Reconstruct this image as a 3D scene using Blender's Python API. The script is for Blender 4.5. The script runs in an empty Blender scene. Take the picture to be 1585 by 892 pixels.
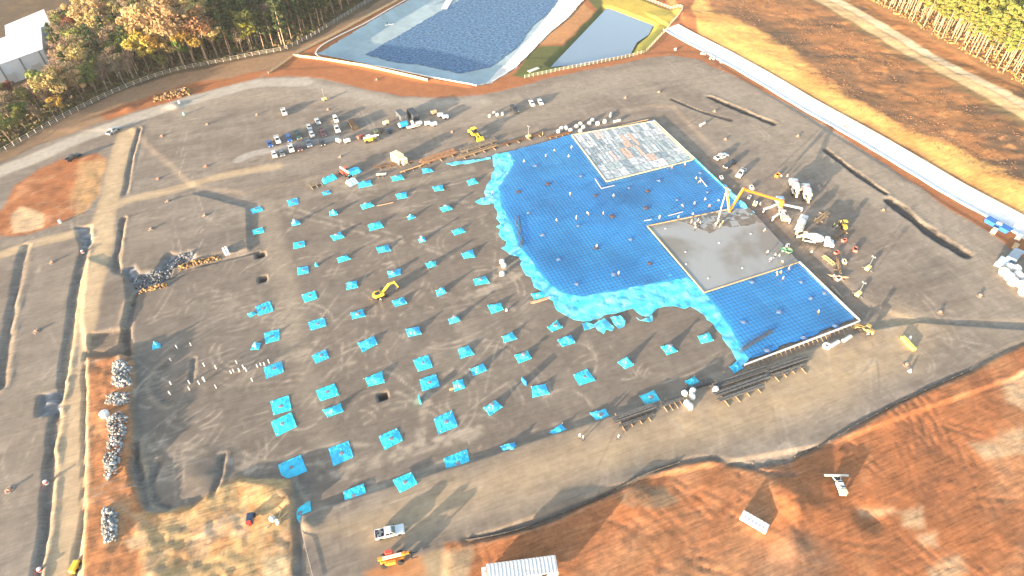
import bpy, bmesh, math, random
import numpy as np
from mathutils import Vector, Matrix
R = math.radians
rnd = random.Random(11)
SC = bpy.context.scene
COL = SC.collection

# ------------------------------------------------------------------ camera (a drone about 120 m up)
W, H, FPX = 1585.0, 892.0, 940.7
PITCH, YAW, ROLL = R(43.6746), R(20.2111), R(-1.0033)
CAM = np.array([23.011, -70.975, 121.424])
_f = np.array([math.sin(YAW)*math.cos(PITCH), math.cos(YAW)*math.cos(PITCH), -math.sin(PITCH)])
_r = np.array([math.cos(YAW), -math.sin(YAW), 0.0])
_u = np.cross(_r, _f)
_r, _u = _r*math.cos(ROLL)+_u*math.sin(ROLL), _u*math.cos(ROLL)-_r*math.sin(ROLL)
cd = bpy.data.cameras.new('camera'); cam = bpy.data.objects.new('camera', cd); COL.objects.link(cam)
cd.sensor_width = 36.0; cd.lens = FPX/W*36.0; cd.clip_start = 1.0; cd.clip_end = 9000
cam.matrix_world = Matrix([[_r[0], _u[0], -_f[0], CAM[0]], [_r[1], _u[1], -_f[1], CAM[1]], [_r[2], _u[2], -_f[2], CAM[2]], [0, 0, 0, 1]])
SC.camera = cam

# ------------------------------------------------------------------ sky and a very low sun
SUN_EL, SUN_TO = 7.0, 26.5          # elevation, and the bearing (from +x) that shadows run towards
wd = bpy.data.worlds.new('World'); SC.world = wd; wd.use_nodes = True
nt = wd.node_tree; nt.nodes.clear()
sky = nt.nodes.new('ShaderNodeTexSky'); sky.sky_type = 'NISHITA'; sky.sun_disc = False
sky.sun_elevation = R(SUN_EL); sky.sun_rotation = R(270 - SUN_TO); sky.altitude = 200; sky.air_density = 1.0; sky.dust_density = 2.0; sky.ozone_density = 1.0
bg = nt.nodes.new('ShaderNodeBackground'); bg.inputs[1].default_value = 0.15
wo = nt.nodes.new('ShaderNodeOutputWorld')
nt.links.new(sky.outputs[0], bg.inputs[0]); nt.links.new(bg.outputs[0], wo.inputs[0])
sd = bpy.data.lights.new('sun', 'SUN'); sd.energy = 4.2; sd.angle = R(0.5); sd.color = (1.0, 0.80, 0.58)
so = bpy.data.objects.new('sun', sd); COL.objects.link(so)
_d = Vector((math.cos(R(SUN_TO))*math.cos(R(SUN_EL)), math.sin(R(SUN_TO))*math.cos(R(SUN_EL)), -math.sin(R(SUN_EL))))
so.rotation_euler = _d.to_track_quat('-Z', 'Y').to_euler()
vs = SC.view_settings
vs.view_transform = 'Standard'; vs.look = 'None'; vs.exposure = 2.48; vs.gamma = 1.0; vs.use_curve_mapping = False
SC.cycles.max_bounces = 6; SC.cycles.diffuse_bounces = 3; SC.cycles.glossy_bounces = 2

# ------------------------------------------------------------------ helpers
def rays(px):
    px = np.atleast_2d(np.array(px, float))
    return _f + ((px[:, 0]-W/2)/FPX)[:, None]*_r - ((px[:, 1]-H/2)/FPX)[:, None]*_u
def flat(px, z=0.0):
    """points of the level z seen at these places of the photograph"""
    d = rays(px); s = (z-CAM[2])/d[:, 2]
    return (CAM + d*s[:, None])[:, :2]

def vnoise(x, y, scale, seed, ang=0.0, stretch=1.0):
    if ang or stretch != 1.0:
        c, s = math.cos(ang), math.sin(ang)
        x, y = (x*c+y*s)/stretch, (-x*s+y*c)
    x = x/scale + seed*17.31; y = y/scale + seed*9.77
    xi = np.floor(x).astype(np.int64); yi = np.floor(y).astype(np.int64)
    fx = x-xi; fy = y-yi
    fx = fx*fx*fx*(fx*(fx*6-15)+10); fy = fy*fy*fy*(fy*(fy*6-15)+10)
    def h(a, b):
        n = (a*374761393 + b*668265263 + seed*1442695) & 0xffffffff
        n = ((n ^ (n >> 13))*1274126177) & 0xffffffff
        n = ((n ^ (n >> 16))*2246822519) & 0xffffffff
        return ((n ^ (n >> 15)) & 0xffff)/32767.5-1.0
    a = h(xi, yi); b = h(xi+1, yi); c = h(xi, yi+1); d = h(xi+1, yi+1)
    return (a*(1-fx)+b*fx)*(1-fy) + (c*(1-fx)+d*fx)*fy
def fbm(x, y, scale, seed, octv=4, gain=0.5, ang=0.0, stretch=1.0):
    t = 0; a = 1.0; n = 0
    for i in range(octv):
        t = t + a*vnoise(x, y, scale/2**i, seed+i*7, ang, stretch); n += a; a *= gain
    return t/n
def sstep(e0, e1, v):
    t = np.clip((v-e0)/(e1-e0), 0, 1); return t*t*(3-2*t)
def inside_dist(X, Y, poly):
    """signed distance to a polygon, positive inside"""
    P = np.asarray(poly, float); n = len(P)
    best = np.full(X.shape, 1e18); ins = np.zeros(X.shape, bool)
    for i in range(n):
        ax, ay = P[i]; bx, by = P[(i+1) % n]
        dx, dy = bx-ax, by-ay
        t = np.clip(((X-ax)*dx+(Y-ay)*dy)/(dx*dx+dy*dy+1e-12), 0, 1)
        best = np.minimum(best, (X-ax-t*dx)**2+(Y-ay-t*dy)**2)
        if abs(dy) > 1e-12:
            c = (ay > Y) != (by > Y)
            ins ^= c & (X < dx*(Y-ay)/dy+ax)
    d = np.sqrt(best)
    return np.where(ins, d, -d)
def line_dist(X, Y, pts):
    """distance to a polyline, and the signed side (left positive) of the nearest piece"""
    P = np.asarray(pts, float); best = np.full(X.shape, 1e18); side = np.zeros(X.shape)
    for i in range(len(P)-1):
        ax, ay = P[i]; bx, by = P[i+1]; dx, dy = bx-ax, by-ay
        t = np.clip(((X-ax)*dx+(Y-ay)*dy)/(dx*dx+dy*dy+1e-12), 0, 1)
        d = (X-ax-t*dx)**2+(Y-ay-t*dy)**2
        k = d < best
        best = np.where(k, d, best); side = np.where(k, np.sign(dx*(Y-ay)-dy*(X-ax)), side)
    return np.sqrt(best), side
def smooth_line(pts, n=8):
    P = [np.array(p, float) for p in pts]; out = []
    Q = [2*P[0]-P[1]]+P+[2*P[-1]-P[-2]]
    for i in range(1, len(Q)-2):
        for k in range(n):
            t = k/n
            out.append(0.5*((2*Q[i])+(-Q[i-1]+Q[i+1])*t+(2*Q[i-1]-5*Q[i]+4*Q[i+1]-Q[i+2])*t*t+(-Q[i-1]+3*Q[i]-3*Q[i+1]+Q[i+2])*t**3))
    out.append(P[-1]); return np.array(out)
# ------------------------------------------------------------------ the ground: one sheet to the horizon
def axis(lo, hi, parts):
    v = []
    for a, b, st in parts: v += list(np.arange(a, b, st))
    v.append(parts[-1][1])
    out = [-4000, -2500, -1500, -900, -600, -400, -300, -240, -200, -170]
    left = [x for x in out if x < lo-8]
    right = [hi+10, hi+25, hi+50, hi+90, hi+150, hi+260, hi+450, hi+800, hi+1500, hi+3500]
    return np.array(left+v+right, float)
XS = axis(-150, 480, [(-150, -60, .9), (-60, 250, .55), (250, 480, 1.1)])
YS = axis(-75, 440, [(-75, 60, .42), (60, 150, .6), (150, 440, 1.0)])
X, Y = np.meshgrid(XS, YS)
NX, NY = len(XS), len(YS)
near = (X > -200) & (X < 620) & (Y > -170) & (Y < 620)
Z = np.zeros(X.shape); C = np.zeros(X.shape+(3,))
WX = fbm(X, Y, 9, 3, 4)*1.6; WY = fbm(X, Y, 9, 8, 4)*1.6          # ragged edges
RAG = fbm(X, Y, 3.0, 21, 3)
def paint(mask, col):
    C[:] = C*(1-mask[..., None]) + np.array(col)*mask[..., None]
def zone(poly, soft=1.0, rag=1.0, z=0.0):
    P = flat(poly, z)
    lo, hi = P.min(0)-soft-8, P.max(0)+soft+8
    k = (X > lo[0]) & (X < hi[0]) & (Y > lo[1]) & (Y < hi[1])
    m = np.full(X.shape, -1e3)
    m[k] = inside_dist((X+WX*rag)[k], (Y+WY*rag)[k], P)
    return m
def zmask(poly, soft=1.0, rag=1.0, z=0.0):
    return sstep(-soft, soft, zone(poly, soft, rag, z))
def stroke(pts, width, soft=0.6, rag=0.5, z=0.0, world=False, sm=6):
    P = np.asarray(pts, float) if world else flat(pts, z)
    if sm: P = smooth_line(P, sm)
    lo, hi = P.min(0)-width-soft-6, P.max(0)+width+soft+6
    k = (X > lo[0]) & (X < hi[0]) & (Y > lo[1]) & (Y < hi[1])
    m = np.zeros(X.shape); s = np.zeros(X.shape); dd = np.full(X.shape, 1e3)
    d, sd_ = line_dist((X+WX*rag)[k], (Y+WY*rag)[k], P)
    m[k] = 1-sstep(width/2-soft, width/2+soft, d); dd[k] = d; s[k] = sd_
    return m, dd, s

GRAVEL = (.186, .147, .116); GRAVEL_D = (.142, .115, .094); TAN = (.40, .285, .172); PALE = (.37, .32, .26)
CLAY = (.315, .120, .050); CLAY_L = (.40, .20, .10); SAND = (.50, .33, .19); YELLOW = (.60, .330, .105)
STRAW = (.45, .285, .135); LEAFL = (.115, .080, .050)
n1 = fbm(X, Y, 30, 5, 5); n2 = fbm(X, Y, 6, 15, 4); n3 = fbm(X, Y, 1.8, 31, 2)
# --- default: woodland litter
C[:] = LEAFL
paint(sstep(-.1, .5, n2)*.6, (.17, .105, .055))
# --- heath on the far side of the channel, up to the pine stand
HZ = 3.0
heath = zmask([(960, -150), (1060, 50), (1150, 110), (1300, 190), (1585, 365), (1900, 600), (2600, 500), (2000, -150)], 2, 1)
paint(heath, (.30, .135, .055))
hs = fbm(X, Y, 16, 41, 5, .6, R(-28), 2.6)
paint(heath*sstep(.0, .45, hs), (.115, .072, .045))
paint(heath*sstep(.12, .5, fbm(X, Y, 5, 47, 4, .6))*.75, (.42, .20, .08))
paint(heath*sstep(.25, .6, fbm(X, Y, 4, 49, 3, .6))*.55, (.085, .062, .045))
m, _, _ = stroke([(1060, -40), (1150, 20), (1250, 80), (1330, 140), (1400, 185), (1480, 232)], 16, 6, 2.5, HZ); paint(heath*m*.55, (.10, .068, .045))
pinefloor = zmask([(1290, -22), (1420, 52), (1585, 145), (1900, 310), (2600, 200), (2000, -150), (1100, -150)], 2, 1, HZ)
paint(pinefloor, (.36, .185, .082)); paint(pinefloor*sstep(0, .5, n2)*.6, (.24, .13, .06))
yel = zmask([(960, -40), (1050, -20), (1095, 20), (1130, 40), (1180, 60), (1235, 100), (1262, 128), (1300, 155), (1400, 210), (1500, 255), (1585, 295), (1800, 420), (1850, 520), (1585, 362), (1500, 294), (1400, 232), (1300, 176), (1200, 124), (1060, 54), (1040, 20)], 4, 3.2)
paint(yel, YELLOW); paint(yel*sstep(.0, .5, fbm(X, Y, 14, 51, 4, .5, R(-30), 3))*.8, (.55, .235, .075)); paint(yel*sstep(.3, .6, n2)*.6, (.30, .19, .07))
m, _, _ = stroke([(1060, -75), (1180, -48), (1230, -22), (1300, 15), (1370, 58), (1440, 98), (1515, 140), (1585, 180), (1750, 270)], 15, 2.5, 1, HZ); paint(m*.65, (.20, .15, .07))
m, _, _ = stroke([(1060, -85), (1180, -50), (1245, -14), (1305, 20), (1400, 74), (1470, 115), (1540, 152), (1585, 178), (1750, 268)], 9.0, .8, .4, HZ); paint(m, (.56, .37, .19))
m, _, _ = stroke([(1060, -95), (1190, -58), (1262, -14), (1330, 24), (1400, 64), (1470, 105), (1540, 143), (1585, 168), (1750, 255)], 6.5, .8, .3, HZ); paint(m, (.62, .46, .29))
m, _, _ = stroke([(1060, -88), (1185, -52), (1255, -12), (1315, 21), (1400, 70), (1470, 111), (1540, 148), (1585, 174), (1750, 262)], 1.3, .5, .4, HZ); paint(m*.8, (.36, .21, .10))
# --- strip along the wood's fence and the clay round the basin
paint(zmask([(-200, 330), (0, 234), (60, 203), (130, 168), (200, 138), (270, 115), (340, 101), (400, 88), (455, 78), (500, 54), (600, -6), (700, -60), (800, -60), (455, 90), (440, 122), (400, 124), (330, 142), (240, 167), (150, 192), (60, 224), (0, 250), (-200, 345)], 1, 1), (.27, .165, .095))
paint(zmask([(150, 178), (200, 158), (260, 140), (300, 128), (400, 112), (425, 108), (400, 123), (330, 140), (240, 165), (170, 186)], 1, 1.5), CLAY)
paint(zmask([(405, 124), (455, 84), (650, -20), (1080, -40), (1070, 25), (1095, 92), (1040, 90), (1000, 94), (940, 107), (860, 122), (800, 139), (740, 152), (680, 156), (620, 152), (560, 142), (500, 126), (450, 122)], 1, 1), CLAY)
paint(zmask([(1030, 90), (1060, 44), (1180, 112), (1300, 186), (1400, 250), (1585, 370), (1720, 460), (1700, 490), (1585, 404), (1470, 330), (1400, 279), (1340, 239), (1270, 194), (1200, 154), (1130, 119), (1080, 96)], .8, .8), CLAY)
# --- the building pad and its apron of dark stone
PAD = [(-400, 420), (-100, 305), (0, 252), (60, 225), (150, 192), (240, 165), (330, 140), (400, 122), (450, 119), (500, 123), (560, 139), (620, 149), (680, 153), (740, 149), (800, 136), (860, 119), (940, 104), (1000, 91), (1040, 87), (1080, 93), (1130, 116), (1200, 151), (1270, 191), (1340, 236), (1400, 276), (1470, 326), (1530, 361), (1585, 402), (1700, 480), (1640, 520), (1585, 535), (1540, 552), (1500, 577), (1440, 602), (1400, 622), (1330, 657), (1280, 687), (1215, 717), (1160, 724), (1100, 714), (1050, 720), (1000, 738), (940, 767), (870, 797), (800, 822), (735, 838), (660, 862), (600, 880), (560, 940), (480, 1100), (-500, 1100)]
pad = zmask(PAD, .5, .5); padd = zone(PAD, 8, .5)
paint(pad, GRAVEL)
paint(pad*sstep(-.15, .45, n1)*.8, (.205, .168, .136))
paint(pad*sstep(.05, .5, fbm(X, Y, 20, 61, 4, .5, R(14), 3))*.6, GRAVEL_D)
paint(pad*sstep(-.2, .45, fbm(X, Y, 3.2, 64, 4, .6, R(-4), 4))*.34, (.30, .245, .19))
paint(pad*sstep(.05, .45, fbm(X, Y, 2.6, 66, 4, .6, R(88), 5))*.22, (.31, .25, .19))
paint(pad*sstep(.15, .5, fbm(X, Y, 2.2, 68, 3, .6, R(20), 6))*.3, (.13, .112, .098))
# haul road round the pad, worn paler
for pts, w, a in [([(300, 170), (400, 150), (520, 150), (620, 165), (740, 170), (850, 150), (950, 125), (1040, 112), (1100, 125), (1200, 170), (1300, 240), (1400, 310), (1500, 380), (1560, 440), (1540, 500)], 17, .5),
                  ([(1080, 135), (1180, 185), (1290, 262), (1390, 330), (1480, 400)], 7, .45), ([(1000, 140), (1080, 175), (1200, 225), (1330, 300)], 9, .4),
                  ([(430, 262), (520, 242), (620, 212), (700, 190), (800, 190), (900, 165)], 9, .35)]:
    m, _, _ = stroke(pts, w, 4, 1.6); paint(pad*m*a, (.31, .25, .19))
# --- south apron, tan
paint(zmask([(480, 815), (700, 745), (900, 680), (1000, 648), (1100, 608), (1200, 570), (1340, 512), (1400, 475), (1455, 500), (1440, 545), (1400, 575), (1300, 625), (1180, 672), (1000, 712), (850, 765), (700, 815), (560, 860)], 5, 2)*.62, TAN)
paint(zmask([(900, 690), (1000, 655), (1100, 615), (1250, 560), (1400, 490), (1420, 530), (1300, 600), (1150, 660), (1000, 700), (920, 720)], 3, 2)*sstep(-.3, .4, n2)*.5, (.38, .27, .155))
# --- clay south-east of the pad
clay = zmask([(690, 842), (735, 836), (800, 824), (870, 799), (940, 769), (1000, 740), (1050, 722), (1100, 716), (1160, 726), (1215, 719), (1280, 689), (1330, 659), (1400, 624), (1440, 604), (1500, 579), (1540, 554), (1585, 537), (1700, 490), (2000, 380), (2600, 900), (1600, 1200), (900, 1200), (690, 1100)], .5, .6)
paint(clay, CLAY)
cn = fbm(X, Y, 22, 71, 5, .55, R(24), 2.2)
paint(clay*sstep(.0, .45, cn)*.8, CLAY_L)
paint(clay*sstep(.05, .4, fbm(X, Y, 5, 74, 4, .6, R(35), 2.5))*.5, (.40, .185, .085))
paint(clay*sstep(.1, .5, fbm(X, Y, 7, 77, 5, .6, R(30), 2))*.7, (.19, .078, .04))
for p in [[(1395, 790), (1425, 785), (1430, 815), (1400, 815)], [(1425, 830), (1450, 825), (1452, 850), (1428, 845)], [(1440, 880), (1485, 862), (1495, 885), (1450, 905)], [(1550, 595), (1585, 575), (1600, 640), (1560, 620)], [(1500, 690), (1585, 660), (1600, 700), (1520, 712)], [(1325, 790), (1380, 780), (1390, 788), (1330, 800)]]:
    paint(zmask(p, 1.2, 1.2)*.85, SAND)
paint(zmask([(955, 770), (985, 750), (1030, 752), (1045, 772), (1015, 790), (975, 785)], .8, 1)*.8, (.24, .165, .10))
paint(zmask([(1190, 850), (1260, 830), (1300, 892), (1240, 960), (1170, 930)], 3, 2)*.7, (.26, .15, .09))
# --- left: clay patch, pale road, haul roads
patch = zmask([(5, 318), (22, 290), (60, 262), (100, 247), (150, 236), (166, 246), (155, 272), (150, 300), (128, 328), (90, 348), (40, 363), (0, 368), (-20, 350)], .8, 1)
paint(patch, CLAY); paint(patch*sstep(.1, .5, n2)*.6, CLAY_L)
paint(zmask([(125, 250), (165, 246), (152, 300), (120, 335), (110, 310)], 2, 1)*.7, STRAW)
paint(zmask([(18, 330), (32, 320), (50, 322), (68, 332), (68, 352), (20, 362)], .7, .8), SAND)
m, _, _ = stroke([(-120, 318), (0, 266), (60, 243), (120, 216), (190, 191), (260, 167), (330, 147), (400, 130), (470, 128)], 8.5, 1.2, .5); paint(m, PALE)
m, _, _ = stroke([(470, 128), (560, 150), (640, 160), (740, 158)], 8, 4, .8); paint(m*.5, PALE)
for pts, w, a in [([(196, 205), (182, 255), (172, 300), (162, 335), (157, 380), (142, 440), (130, 500), (121, 560), (115, 640), (110, 720), (107, 800), (104, 900), (100, 1000)], 6.8, 1),
                  ([(165, 330), (140, 352), (100, 366), (50, 378), (0, 396), (-120, 440)], 4.6, .9), ([(165, 325), (200, 310), (250, 298), (300, 285), (360, 270), (430, 258)], 4.5, .75)]:
    m, _, _ = stroke(pts, w, .8, .5); paint(m*a, TAN)
    m, _, _ = stroke(pts, w*.5, .8, .8); paint(m*a*.5, (.46, .335, .21))
m, _, _ = stroke([(370, 249), (385, 241), (405, 236), (450, 228), (520, 214)], 4.2, .6, .4); paint(m*.9, (.33, .29, .245))
paint(zmask([(160, 240), (196, 206), (190, 300), (160, 330)], 1, 1)*.0, TAN)
# --- left field of graded stone with pale lanes
for pts in [[(85, 400), (70, 500), (40, 620), (20, 760), (10, 900)], [(60, 400), (30, 520), (10, 640), (-10, 800)], [(110, 400), (90, 500), (60, 640), (45, 800)]]:
    m, _, _ = stroke(pts, 5, 2, .7); paint(m*.35, (.25, .2, .155))
# --- orange strip with the rubble heaps, and the straw-coloured corner
strip = zmask([(136, 552), (170, 545), (206, 548), (207, 640), (204, 735), (228, 800), (330, 820), (400, 1000), (420, 1100), (126, 1100), (132, 800), (138, 690)], .6, .6)
paint(strip, (.36, .155, .068)); paint(strip*sstep(0, .5, n2)*.6, (.45, .23, .11))
corner = zmask([(205, 795), (250, 792), (300, 786), (345, 752), (372, 742), (415, 746), (448, 750), (456, 800), (462, 860), (470, 1000), (320, 1100), (225, 900)], .8, 1.2)
paint(corner, STRAW); paint(corner*sstep(-.1, .4, fbm(X, Y, 5, 83, 4, .6))*.7, (.42, .20, .085)); paint(corner*sstep(.1, .5, fbm(X, Y, 7, 87, 4, .6))*.65, (.22, .165, .115)); paint(corner*sstep(.25, .5, n2)*.7, SAND)
paint(zmask([(195, 838), (225, 828), (232, 848), (205, 856)], .5, .5)*.8, SAND)
paint(zmask([(355, 800), (380, 805), (385, 835), (360, 832)], .6, .8)*.8, SAND)
paint(zmask([(410, 870), (450, 862), (455, 900), (412, 900)], .6, .6)*.8, (.50, .36, .21))
paint(zmask([(650, 872), (700, 850), (728, 842), (722, 900), (680, 960), (640, 940)], 1, 1.2)*.85, (.36, .26, .155))
paint(zmask([(560, 892), (650, 868), (660, 900), (560, 950)], 1, 1), (.42, .20, .09))
# --- worn lanes inside the building and the tracks of machines
floor_poly = [(205, 470), (215, 430), (385, 395), (400, 325), (760, 243), (1010, 190), (1330, 497), (1150, 563), (465, 790), (452, 740), (360, 745), (300, 785), (225, 790), (206, 720)]
flr = zmask(floor_poly, .6, .3)
paint(flr*.5, GRAVEL_D)
m, _, _ = stroke([(408, 315), (420, 360), (432, 410), (445, 470), (452, 520)], 6.5, 1.6, .6); paint(m*.75, (.27, .215, .16))
m, _, _ = stroke([(452, 520), (470, 570), (490, 640), (500, 690)], 5, 2.5, .8); paint(m*.45, (.26, .21, .16))
m, _, _ = stroke([(400, 322), (520, 296), (640, 282), (730, 262)], 3.5, 1, .5); paint(m*.55, (.27, .22, .165))
for pts, w in [([(425, 326), (500, 345), (560, 362), (640, 380), (700, 398)], 1.2), ([(432, 318), (510, 338), (600, 362), (680, 385)], .9), ([(560, 392), (600, 372), (700, 350)], .6), ([(500, 735), (560, 720), (660, 690), (740, 668)], 3.5), ([(490, 715), (520, 735), (580, 745), (640, 735)], .7), ([(470, 700), (520, 690), (580, 690)], 1.0), ([(560, 760), (640, 738), (720, 700)], 1.4), ([(600, 700), (680, 680), (740, 660)], 1.0),
               ([(740, 455), (775, 440), (800, 425)], 3.0), ([(745, 440), (770, 470), (800, 480)], 1.4), ([(700, 470), (740, 450), (800, 400)], 1.0), ([(640, 635), (660, 600), (700, 570)], 1.0), ([(650, 690), (655, 640), (665, 610)], 2.0), ([(500, 590), (520, 570), (560, 560)], 1.0),
               ([(240, 700), (280, 690), (330, 700), (380, 730)], 2), ([(430, 560), (470, 545), (500, 520)], 2.2)]:
    m, _, _ = stroke(pts, w, .5, .4); paint(m*.6*sstep(-.7, .4, n3+.5*n2), (.36, .29, .22))
for _ in range(2):
    for cx, cy, r, a0, a1 in [(q_[0], q_[1], q_[2]*.72, q_[3], q_[4]) for q_ in [(885, 560, 9, -60, 100), (875, 640, 9, -30, 120), (590, 650, 11, 20, 160), (650, 500, 9, 40, 150), (430, 500, 6, 150, 330), (860, 430, 6, 0, 200), (760, 350, 7, -90, 120), (700, 330, 9, 0, 120), (940, 520, 8, 60, 200), (760, 430, 5, 0, 260), (320, 480, 9, 30, 170), (1400, 560, 8, -120, 120), (1420, 520, 10, -60, 160), (1380, 600, 9, 10, 150), (1060, 110, 9, -60, 90), (1100, 105, 7, -80, 60), (520, 730, 10, 150, 280), (280, 640, 10, 0, 140), (250, 600, 8, 90, 250), (470, 640, 6, 180, 330), (300, 350, 8, 0, 170), (330, 360, 6, 0, 170), (350, 330, 5, 40, 200)]]:
        c = flat([(cx, cy)])[0]; rr = r*(1+.15*rnd.uniform(-1, 1)+.14*_)
        A = np.linspace(R(a0), R(a1), 22)
        m, _d2, _s2 = stroke(np.stack([c[0]+rr*np.cos(A), c[1]+rr*np.sin(A)], 1), .55, .3, .25, 0, True, 0)
        paint(m*.55*sstep(-.6, .5, n3+.6*n2), (.36, .29, .22))
for k in range(260):                                                     # many faint passes of wheels
    p = (rnd.uniform(-40, 1560), rnd.uniform(110, 880)); c = flat([p])[0]
    a = rnd.choice([R(3), R(95), R(15), R(-20), R(60)])+rnd.gauss(0, .25); L = rnd.uniform(12, 45); bend = rnd.gauss(0, .012)
    t = np.linspace(0, L, 14); th = a+bend*t; P = np.stack([c[0]+np.cumsum(np.cos(th))*L/14, c[1]+np.cumsum(np.sin(th))*L/14], 1)
    off = np.stack([-np.sin(th), np.cos(th)], 1)
    for s in (-.95, .95):
        m, _d2, _s2 = stroke(P+off*s, .42, .25, .1, 0, True, 0)
        paint(pad*m*(1-clay)*sstep(-.5, .4, n2+.5*n3)*rnd.uniform(.2, .6), (.37, .30, .23) if rnd.random() < .72 else (.13, .112, .098))
for k in range(90):                                                      # turning machines leave broken arcs on the building floor
    c = flat([(rnd.uniform(220, 1100), rnd.uniform(300, 780))])[0]; rr_ = rnd.uniform(3.5, 13); a0 = rnd.uniform(0, 6.28); A = np.linspace(a0, a0+rnd.uniform(.6, 2.4), 16); st_ = rnd.uniform(.35, .8)
    for q in (0, 1.9):
        m, _d2, _s2 = stroke(np.stack([c[0]+(rr_+q)*np.cos(A), c[1]+(rr_+q)*np.sin(A)], 1), .5, .3, .3, 0, True, 0)
        paint(flr*m*st_*sstep(-.5, .5, n2+.7*n3), (.36, .285, .215) if k % 4 else (.12, .1, .085))
for k in range(26):                                                      # scuffed, dusty patches
    c = (rnd.uniform(220, 1500), rnd.uniform(130, 800)); w_ = rnd.uniform(12, 45); h_ = w_*rnd.uniform(.25, .6); A = np.linspace(0, 6.28, 9)[:-1]
    paint(pad*(1-clay)*zmask([(c[0]+w_*math.cos(a), c[1]+h_*math.sin(a)) for a in A], 3, 3.5)*sstep(-.2, .5, n2+.5*n3)*.5, (.32, .255, .195))
CLAYTRK = []
for k in range(95):                                                      # ruts in the clay
    p = (rnd.uniform(760, 1560), rnd.uniform(600, 900)); c = flat([p])[0]
    a = rnd.choice([R(28), R(45), R(20), R(100), R(-40)])+rnd.gauss(0, .2); L = rnd.uniform(10, 32); bend = rnd.gauss(0, .02)
    t = np.linspace(0, L, 14); th = a+bend*t; P = np.stack([c[0]+np.cumsum(np.cos(th))*L/14, c[1]+np.cumsum(np.sin(th))*L/14], 1)
    off = np.stack([-np.sin(th), np.cos(th)], 1)
    for s in (-1.1, 1.1):
        m, _d2, _s2 = stroke(P+off*s, .55, .28, .3, 0, True, 0); CLAYTRK.append(m*clay)
# --- basin and pond banks
POND_BANK = [(793, 118), (820, 85), (838, 72), (870, 72), (925, 15), (905, -5), (985, -5), (1052, 22), (998, 82), (900, 102), (812, 122)]
paint(zmask(POND_BANK, .8, .8), (.10, .105, .035))
paint(zmask([(930, -8), (985, -2), (1050, 22), (1030, 45), (1002, 48), (960, 22), (935, 14)], 1, 1)*.9, (.50, .36, .07))
paint(zmask([(975, 72), (1010, 40), (1040, 35), (1000, 82), (970, 86)], .8, 1)*.7, (.30, .27, .055))
paint(zmask([(800, 118), (850, 108), (965, 84), (975, 88), (900, 102), (812, 122)], .6, .8)*.9, (.085, .15, .03))
paint(zmask([(823, 62), (905, 6), (921, 20), (872, 68), (835, 70)], .8, 1), (.40, .19, .08))
# --- darker ground in places
for p, c_, a in [([(535, 425), (600, 452), (670, 458), (640, 482), (560, 470)], GRAVEL_D, .3), ([(440, 770), (470, 770), (470, 892), (500, 1000), (460, 1000)], (.10, .085, .075), .6)]:
    paint(zmask(p, 2, 1)*a, c_)

# ------------------------------------------------------------------ heights
def raise_(m, h):
    Z[:] += m*h
raise_(sstep(-.35, .35, zone([(466, 798), (560, 766), (708, 722), (860, 672), (1000, 628), (1150, 580), (1335, 512), (1420, 500), (1700, 520), (1640, 560), (1280, 690), (1000, 740), (720, 840), (480, 1100), (470, 900)], 1, .12)), .62)
raise_(sstep(-.4, .4, zone([(195, 340), (240, 322), (300, 300), (384, 322), (387, 388), (300, 402), (262, 392), (240, 425), (190, 425), (183, 400)], 1, .12)), .5)
raise_(sstep(-1.5, 1.5, zone([(60, 205), (400, 110), (1080, 80), (1585, 390), (1700, 500), (1420, 500), (1340, 470), (1040, 165), (1000, 165), (380, 300), (300, 290), (200, 200)], 3, .3)), .25)
upl = np.zeros(X.shape)
for q, h, s in [([(136, 556), (170, 548), (206, 552), (208, 640), (205, 735), (228, 796), (330, 1100), (120, 1100), (132, 800)], 1.15, .5),
             ([(205, 797), (300, 788), (345, 754), (372, 744), (415, 748), (452, 752), (458, 800), (466, 892), (480, 1100), (320, 1100)], .95, .9),
             ([(136, 400), (195, 420), (200, 470), (185, 540), (135, 545), (125, 500)], .5, .5)]:
    upl = np.maximum(upl, h*sstep(-s, s, zone(q, 1.5, .25)))
upl = np.maximum(upl, 1.0*sstep(-2, 2, zone([(140, 780), (300, 800), (420, 880), (420, 1100), (120, 1100)], 3, .3)))
Z += upl
raise_(sstep(-1.0, 1.2, zone([(690, 842), (735, 836), (800, 824), (870, 799), (940, 769), (1000, 740), (1050, 722), (1100, 716), (1160, 726), (1215, 719), (1280, 689), (1330, 659), (1400, 624), (1440, 604), (1500, 579), (1540, 554), (1585, 537), (1700, 490), (2000, 380), (2600, 900), (1600, 1200), (900, 1200), (690, 1100)], 1.5, .3)), .35)
RGH = np.zeros(X.shape)
def ditch(pts, depth, w, berm=0.0, side=1, rag=.15):
    P = smooth_line(flat(pts), 5)
    lo, hi = P.min(0)-w*3-2, P.max(0)+w*3+2
    k = (X > lo[0]) & (X < hi[0]) & (Y > lo[1]) & (Y < hi[1])
    d, s = line_dist((X+WX*rag)[k], (Y+WY*rag)[k], P)
    irr = (fbm(X, Y, 7, 201, 3)+.5*n3)[k]; d = np.maximum(0, d+irr*w*.22)
    Z[k] -= depth*(.72+.5*irr)*(1-sstep(w*.12, w*.55, d))
    if berm: Z[k] += berm*(.45+.8*irr)*np.exp(-((d-w*.75)/(w*.24))**2)*((s*side) > 0)
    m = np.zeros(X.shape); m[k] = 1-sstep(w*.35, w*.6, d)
    b = np.zeros(X.shape); b[k] = np.exp(-((d-w*.75)/(w*.3))**2)*((s*side) > 0)
    return m, b
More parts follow.
